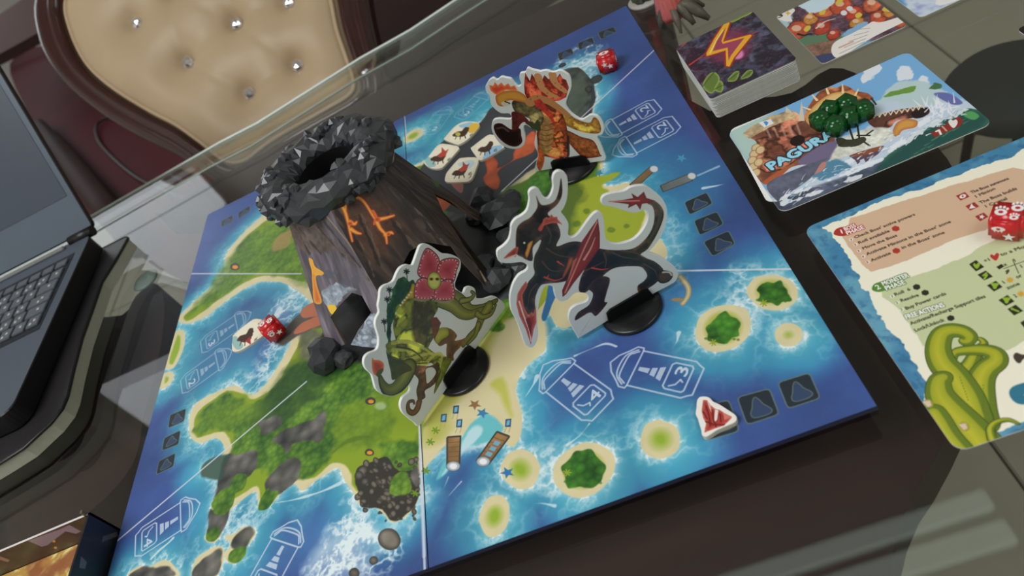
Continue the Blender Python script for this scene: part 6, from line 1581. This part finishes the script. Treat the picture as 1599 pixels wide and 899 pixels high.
for (u, v, w_) in ((1034, 48, .0055), (1065, 54, .0030), (1108, 32, .0048), (1085, 40, .0045), (1027, 33, .004), (1100, 12, .0035)):
    e0 = onz(u, v, zd); s0 = np.array([b0[0], b0[1], zd + .018]); mid = (s0 + e0) / 2 + np.array([0, 0, .007])
    bm = bmesh.new(); tube(bm, [s0, mid, (mid + e0) / 2 + np.array([0, 0, .001]), e0 + np.array([0, 0, w_ * .45])], [w_ * 1.1, w_, w_ * .9, w_ * .35], 9)
    for v_ in bm.verts: v_.co += Vector((rs.uniform(-1, 1), rs.uniform(-1, 1), rs.uniform(-1, 1))) * .0006; v_.co.z = max(v_.co.z, zd + .0002)
    obj('root', bm, FGR, fg)
b1 = onz(1006, 12, G); f2 = thing('rock_figurine', 'small grey green figurine base with red trim at the board corner', 'figurine', (b1[0], b1[1] + .012, G))
bm = bmesh.new(); lathe(bm, (b1[0] + .004, b1[1] + .012, G), [(0, 0), (.016, 0), (.0165, .002), (.015, .003), (0, .003)], 28); obj('base', bm, mat('pale base rim', (170, 168, 160), .5, noise=.1), f2)
for k in range(5):
    bm = bmesh.new(); rockify(bm, (b1[0] + .004 + .008 * math.cos(k * 1.3), b1[1] + .012 + .008 * math.sin(k * 1.3), G + .008), (.005, .005, .007), k + 90, 2, .4)
    obj('moss_lump', bm, mat('mossy paint %d' % k, (66, 74, 56), .7, noise=.3, nscale=200), f2)
bm = bmesh.new(); tube(bm, [(b1[0] + .004, b1[1] + .012, G + .006), (b1[0] + .004, b1[1] + .012, G + .03), (b1[0] + .002, b1[1] + .012, G + .05)], [.006, .005, .003], 10); obj('body', bm, FRD, f2)
bm = bmesh.new(); tube(bm, [onz(1027, 34, G + .001), onz(1026, 20, G + .006), onz(1024, -30, G + .03)], [.0005, .0016, .003], 8); obj('spike', bm, FGR, f2)

# ------------------------------------------------------------------ zip case and laptop
ZC_ = .012
CASE = mat('black leather case', (36, 34, 36), .38, noise=.2, nscale=300, bump=.2); CSIDE = mat('grey green case side', (158, 160, 142), .6, noise=.1, nscale=200)
casep = [onz(u, v, ZC_)[:2] for u, v in ((199, 371), (180, 405), (158, 440), (143, 483), (127, 527), (114, 575), (104, 618), (96, 637), (78, 660), (36, 699), (0, 722))]
casep = [tuple(q) for q in casep] + [(-.46, -.03), (-.62, -.03), (-.62, .27), (-.36, .268)]
case = thing('zip_case', 'flat black leather case with pale grey sides under the laptop', 'case', (-.48, .12, G))
pc = Plane((0, 0, ZC_), (1, 0, 0), (0, 1, 0))
obj('body', prism(pc, casep, -.0155, 0, None, .0015), [CASE, CSIDE], case)
bm = bmesh.new(); tube(bm, [(x, y, ZC_ - .001) for x, y in casep + [casep[0]]], .0017, 8); obj('piping', bm, mat('black piping', (14, 14, 16), .35, noise=.1), case)
LZ = .034
LB_ = mat('charcoal laptop deck', (76, 84, 94), .42, noise=.05, nscale=400); LS = mat('black laptop side', (12, 12, 14), .4, noise=.1)
lap = thing('laptop', 'open charcoal laptop resting on a black case at the left', 'laptop', (-.56, .14, ZC_))
LX1, LY0, LY1, LX0 = -.386, .012, .272, -.746
pd = Plane((0, 0, LZ), (1, 0, 0), (0, 1, 0))
obj('base', prism(pd, rrect(LX0, LY0, LX1, LY1, .016, 6), -.0200, 0, None, .001), [LB_, LS], lap)
bm = bmesh.new(); box(bm, (LX0 + .02, LY1 - .012, LZ + .0003), (LX1 - .035, LY1 - .007, LZ + .0040), .0012); obj('hinge_bar', bm, mat('silver hinge bar', (170, 172, 168), .3, metal=.6, noise=.1), lap)
bm = bmesh.new(); box(bm, (LX0 + .014, .122, LZ + .0001), (LX1 - .014, LY1 - .030, LZ + .0005), .0); obj('keyboard_tray', bm, mat('keyboard tray', (34, 38, 44), .5, noise=.05), lap)
KEY = mat('grey keycap', (92, 97, 103), .35, noise=.05); KL = mat('pale key print', (190, 192, 190), .5, noise=.02)
km = {}
rows = [(.228, .010), (.210, .0155), (.192, .0155), (.174, .0155), (.156, .0155), (.138, .0155)]
bm = bmesh.new(); r_ = random.Random(2)
for j, (y, h) in enumerate(rows):
    x = LX1 - .018; k = 0
    while x > LX0 + .03:
        w_ = .0155
        if k == 0 and j in (2, 3, 4): w_ = .0155 * (1.6 if j != 3 else 1.9)
        if j == 5 and k == 5: w_ = .095
        key = round(w_ * 1e4), round(h * 1e4)
        if key not in km:
            b2 = box(bmesh.new(), (-w_ / 2, -h / 2, 0), (w_ / 2, h / 2, .0021), .0006); o = None
            mm_ = bpy.data.meshes.new('key'); b2.to_mesh(mm_); b2.free(); mm_.materials.append(KEY); km[key] = mm_
        o = bpy.data.objects.new('key', km[key]); COL.objects.link(o); o.parent = lap; o.location = Vector((x - w_ / 2, y, LZ + .0006)) - lap.location
        if j != 5 or k != 5:
            for q in range(r_.choice((1, 1, 2))):
                xx, yy = x - w_ * .35 - q * .004, y + .001 - q * .004
                if h > .012: box(bm, (xx - .0026, yy - .0016, LZ + .00272), (xx, yy + .0014, LZ + .00280))
        x -= w_ + .0028; k += 1
o = obj('key_legends', bm, KL, lap); o['kind'] = 'stuff'
tl2 = math.radians(120 - 90)
PL = Plane((0, LY1 + .001, LZ + .003), (1, 0, 0), (0, math.sin(tl2), math.cos(tl2)))
if PL.N @ (CP - PL.O) < 0: PL.N = -PL.N
LID = mat('dark laptop bezel', (84, 94, 106), .3, noise=.05); SCRN = mat('switched off display', (66, 74, 84), .3, noise=.08, nscale=3, spec=.5)  # display base colour lightened to stand for the room reflected in it
lid = obj('lid', prism(PL, rrect(LX0, 0, LX1 + .004, .236, .006), -.006, 0, None, .001), [LID, LS], lap)
obj('display', prism(PL, rrect(LX0 + .008, .043, LX1 - .004, .229, .002), .0001, .0005), [SCRN, SCRN], lid)
bm = bmesh.new(); tube(bm, [(LX1 - .03, LY1 - .001, LZ + .001), (LX1 + .002, LY1 - .001, LZ + .001)], .006, 14); obj('hinge', bm, LS, lap)

# ------------------------------------------------------------------ open game box at the lower left
HB = .0265
bx1, by1, bx0, by0 = -.2525, -.1335, -.52, -.40
gb = thing('open_box', 'open dark cardboard box with a golden landscape print inside, lower left corner', 'box', (bx1, by1, G))
PALE = mat('pale card edge', (214, 208, 204), .6, noise=.05); DKB = mat('black box print', (24, 25, 28), .4, noise=.1)


def gold_art(cv):
    cv.a[:] = hexc((190, 142, 62)); f = (slice(0, cv.h), slice(0, cv.w))
    cv.blend(f, np.clip((cv.n2 - .45) * 3, 0, 1), (226, 214, 130)); cv.blend(f, np.clip((.45 - cv.n1) * 4, 0, .9), (150, 84, 44)); cv.blend(f, np.clip((cv.n1 - .62) * 4, 0, .8), (120, 110, 60))


def brown_art(cv):
    f = (slice(0, cv.h), slice(0, cv.w)); c = lambda p: T(0, 760, 6.468, p)
    cv.a[:] = hexc((70, 52, 40)); cv.blend(f, np.clip((cv.n1 - .45) * 2, 0, .7), (36, 34, 22))
    cv.poly(c([(280, 545), (600, 430), (700, 385), (820, 450), (770, 475), (660, 450), (480, 590), (420, 605)]), (140, 120, 140), smooth=False, soft=3); cv.poly(c([(-60, 690), (0, 700), (100, 740), (80, 760), (-60, 720)]), (150, 110, 100), smooth=False, soft=3)  # mauve patch is a reflection painted into the wall print
    for q in ((560, 615), (545, 550)): cv.ell(c([q])[0], 2.5, 2, (220, 150, 60), soft=2)


def side_art(cv):
    c = lambda p: T(0, 760, 6.468, p)
    cv.a[:] = hexc((22, 23, 26)); cv.poly(c([(1040, 500), (1180, 455), (1190, 500), (1030, 560)]), (70, 70, 74), smooth=False, soft=2); cv.poly(c([(820, 700), (880, 760), (860, 830), (800, 820)]), (84, 88, 102), smooth=False, soft=2)


def pan(nm, P, w_, h_, art, seed, side, th=.0018):
    cv = Cv(P, (0, 0, w_, h_), 4000, seed=seed); art(cv)
    return obj(nm, prism(P, [(0, 0), (w_, 0), (w_, h_), (0, h_)], -th, 0, cv), [mat_print('box print %d' % seed, cv, .35, .1), side], gb)


def pln(O, U, V):
    P = Plane(O, U, V)
    return P


pan('back_wall', pln((bx0, by1 - .002, G), (1, 0, 0), (0, 0, 1)), bx1 - bx0, HB - G, brown_art, 91, PALE)
pan('side_wall', pln((bx1, by0, G), (0, 1, 0), (0, 0, 1)), by1 - by0, HB - G, side_art, 92, DKB)
pan('tray_floor', pln((bx0, by0, G + .0068), (1, 0, 0), (0, 1, 0)), bx1 - bx0 - .0065, by1 - by0 - .0025, gold_art, 93, DKB, .0065)
bm = box(bmesh.new(), (bx1 - .0065, by0, G), (bx1 - .0052, by1 - .0045, HB - .0035)); obj('inner_wall', bm, mat('tan card edge', (176, 160, 138), .6, noise=.1), gb)
bm = box(bmesh.new(), (bx1 - .0052, by0, HB - .006), (bx1 - .0018, by1 - .0045, HB - .005)); obj('wall_fold', bm, DKB, gb)
bm = box(bmesh.new(), (bx1 - .0042, by1 - .0020, HB - .004), (bx1 - .0024, by1 + .0004, HB + .0045)); obj('corner_tab', bm, mat('dark tan tab', (96, 86, 70), .6, noise=.1), gb)
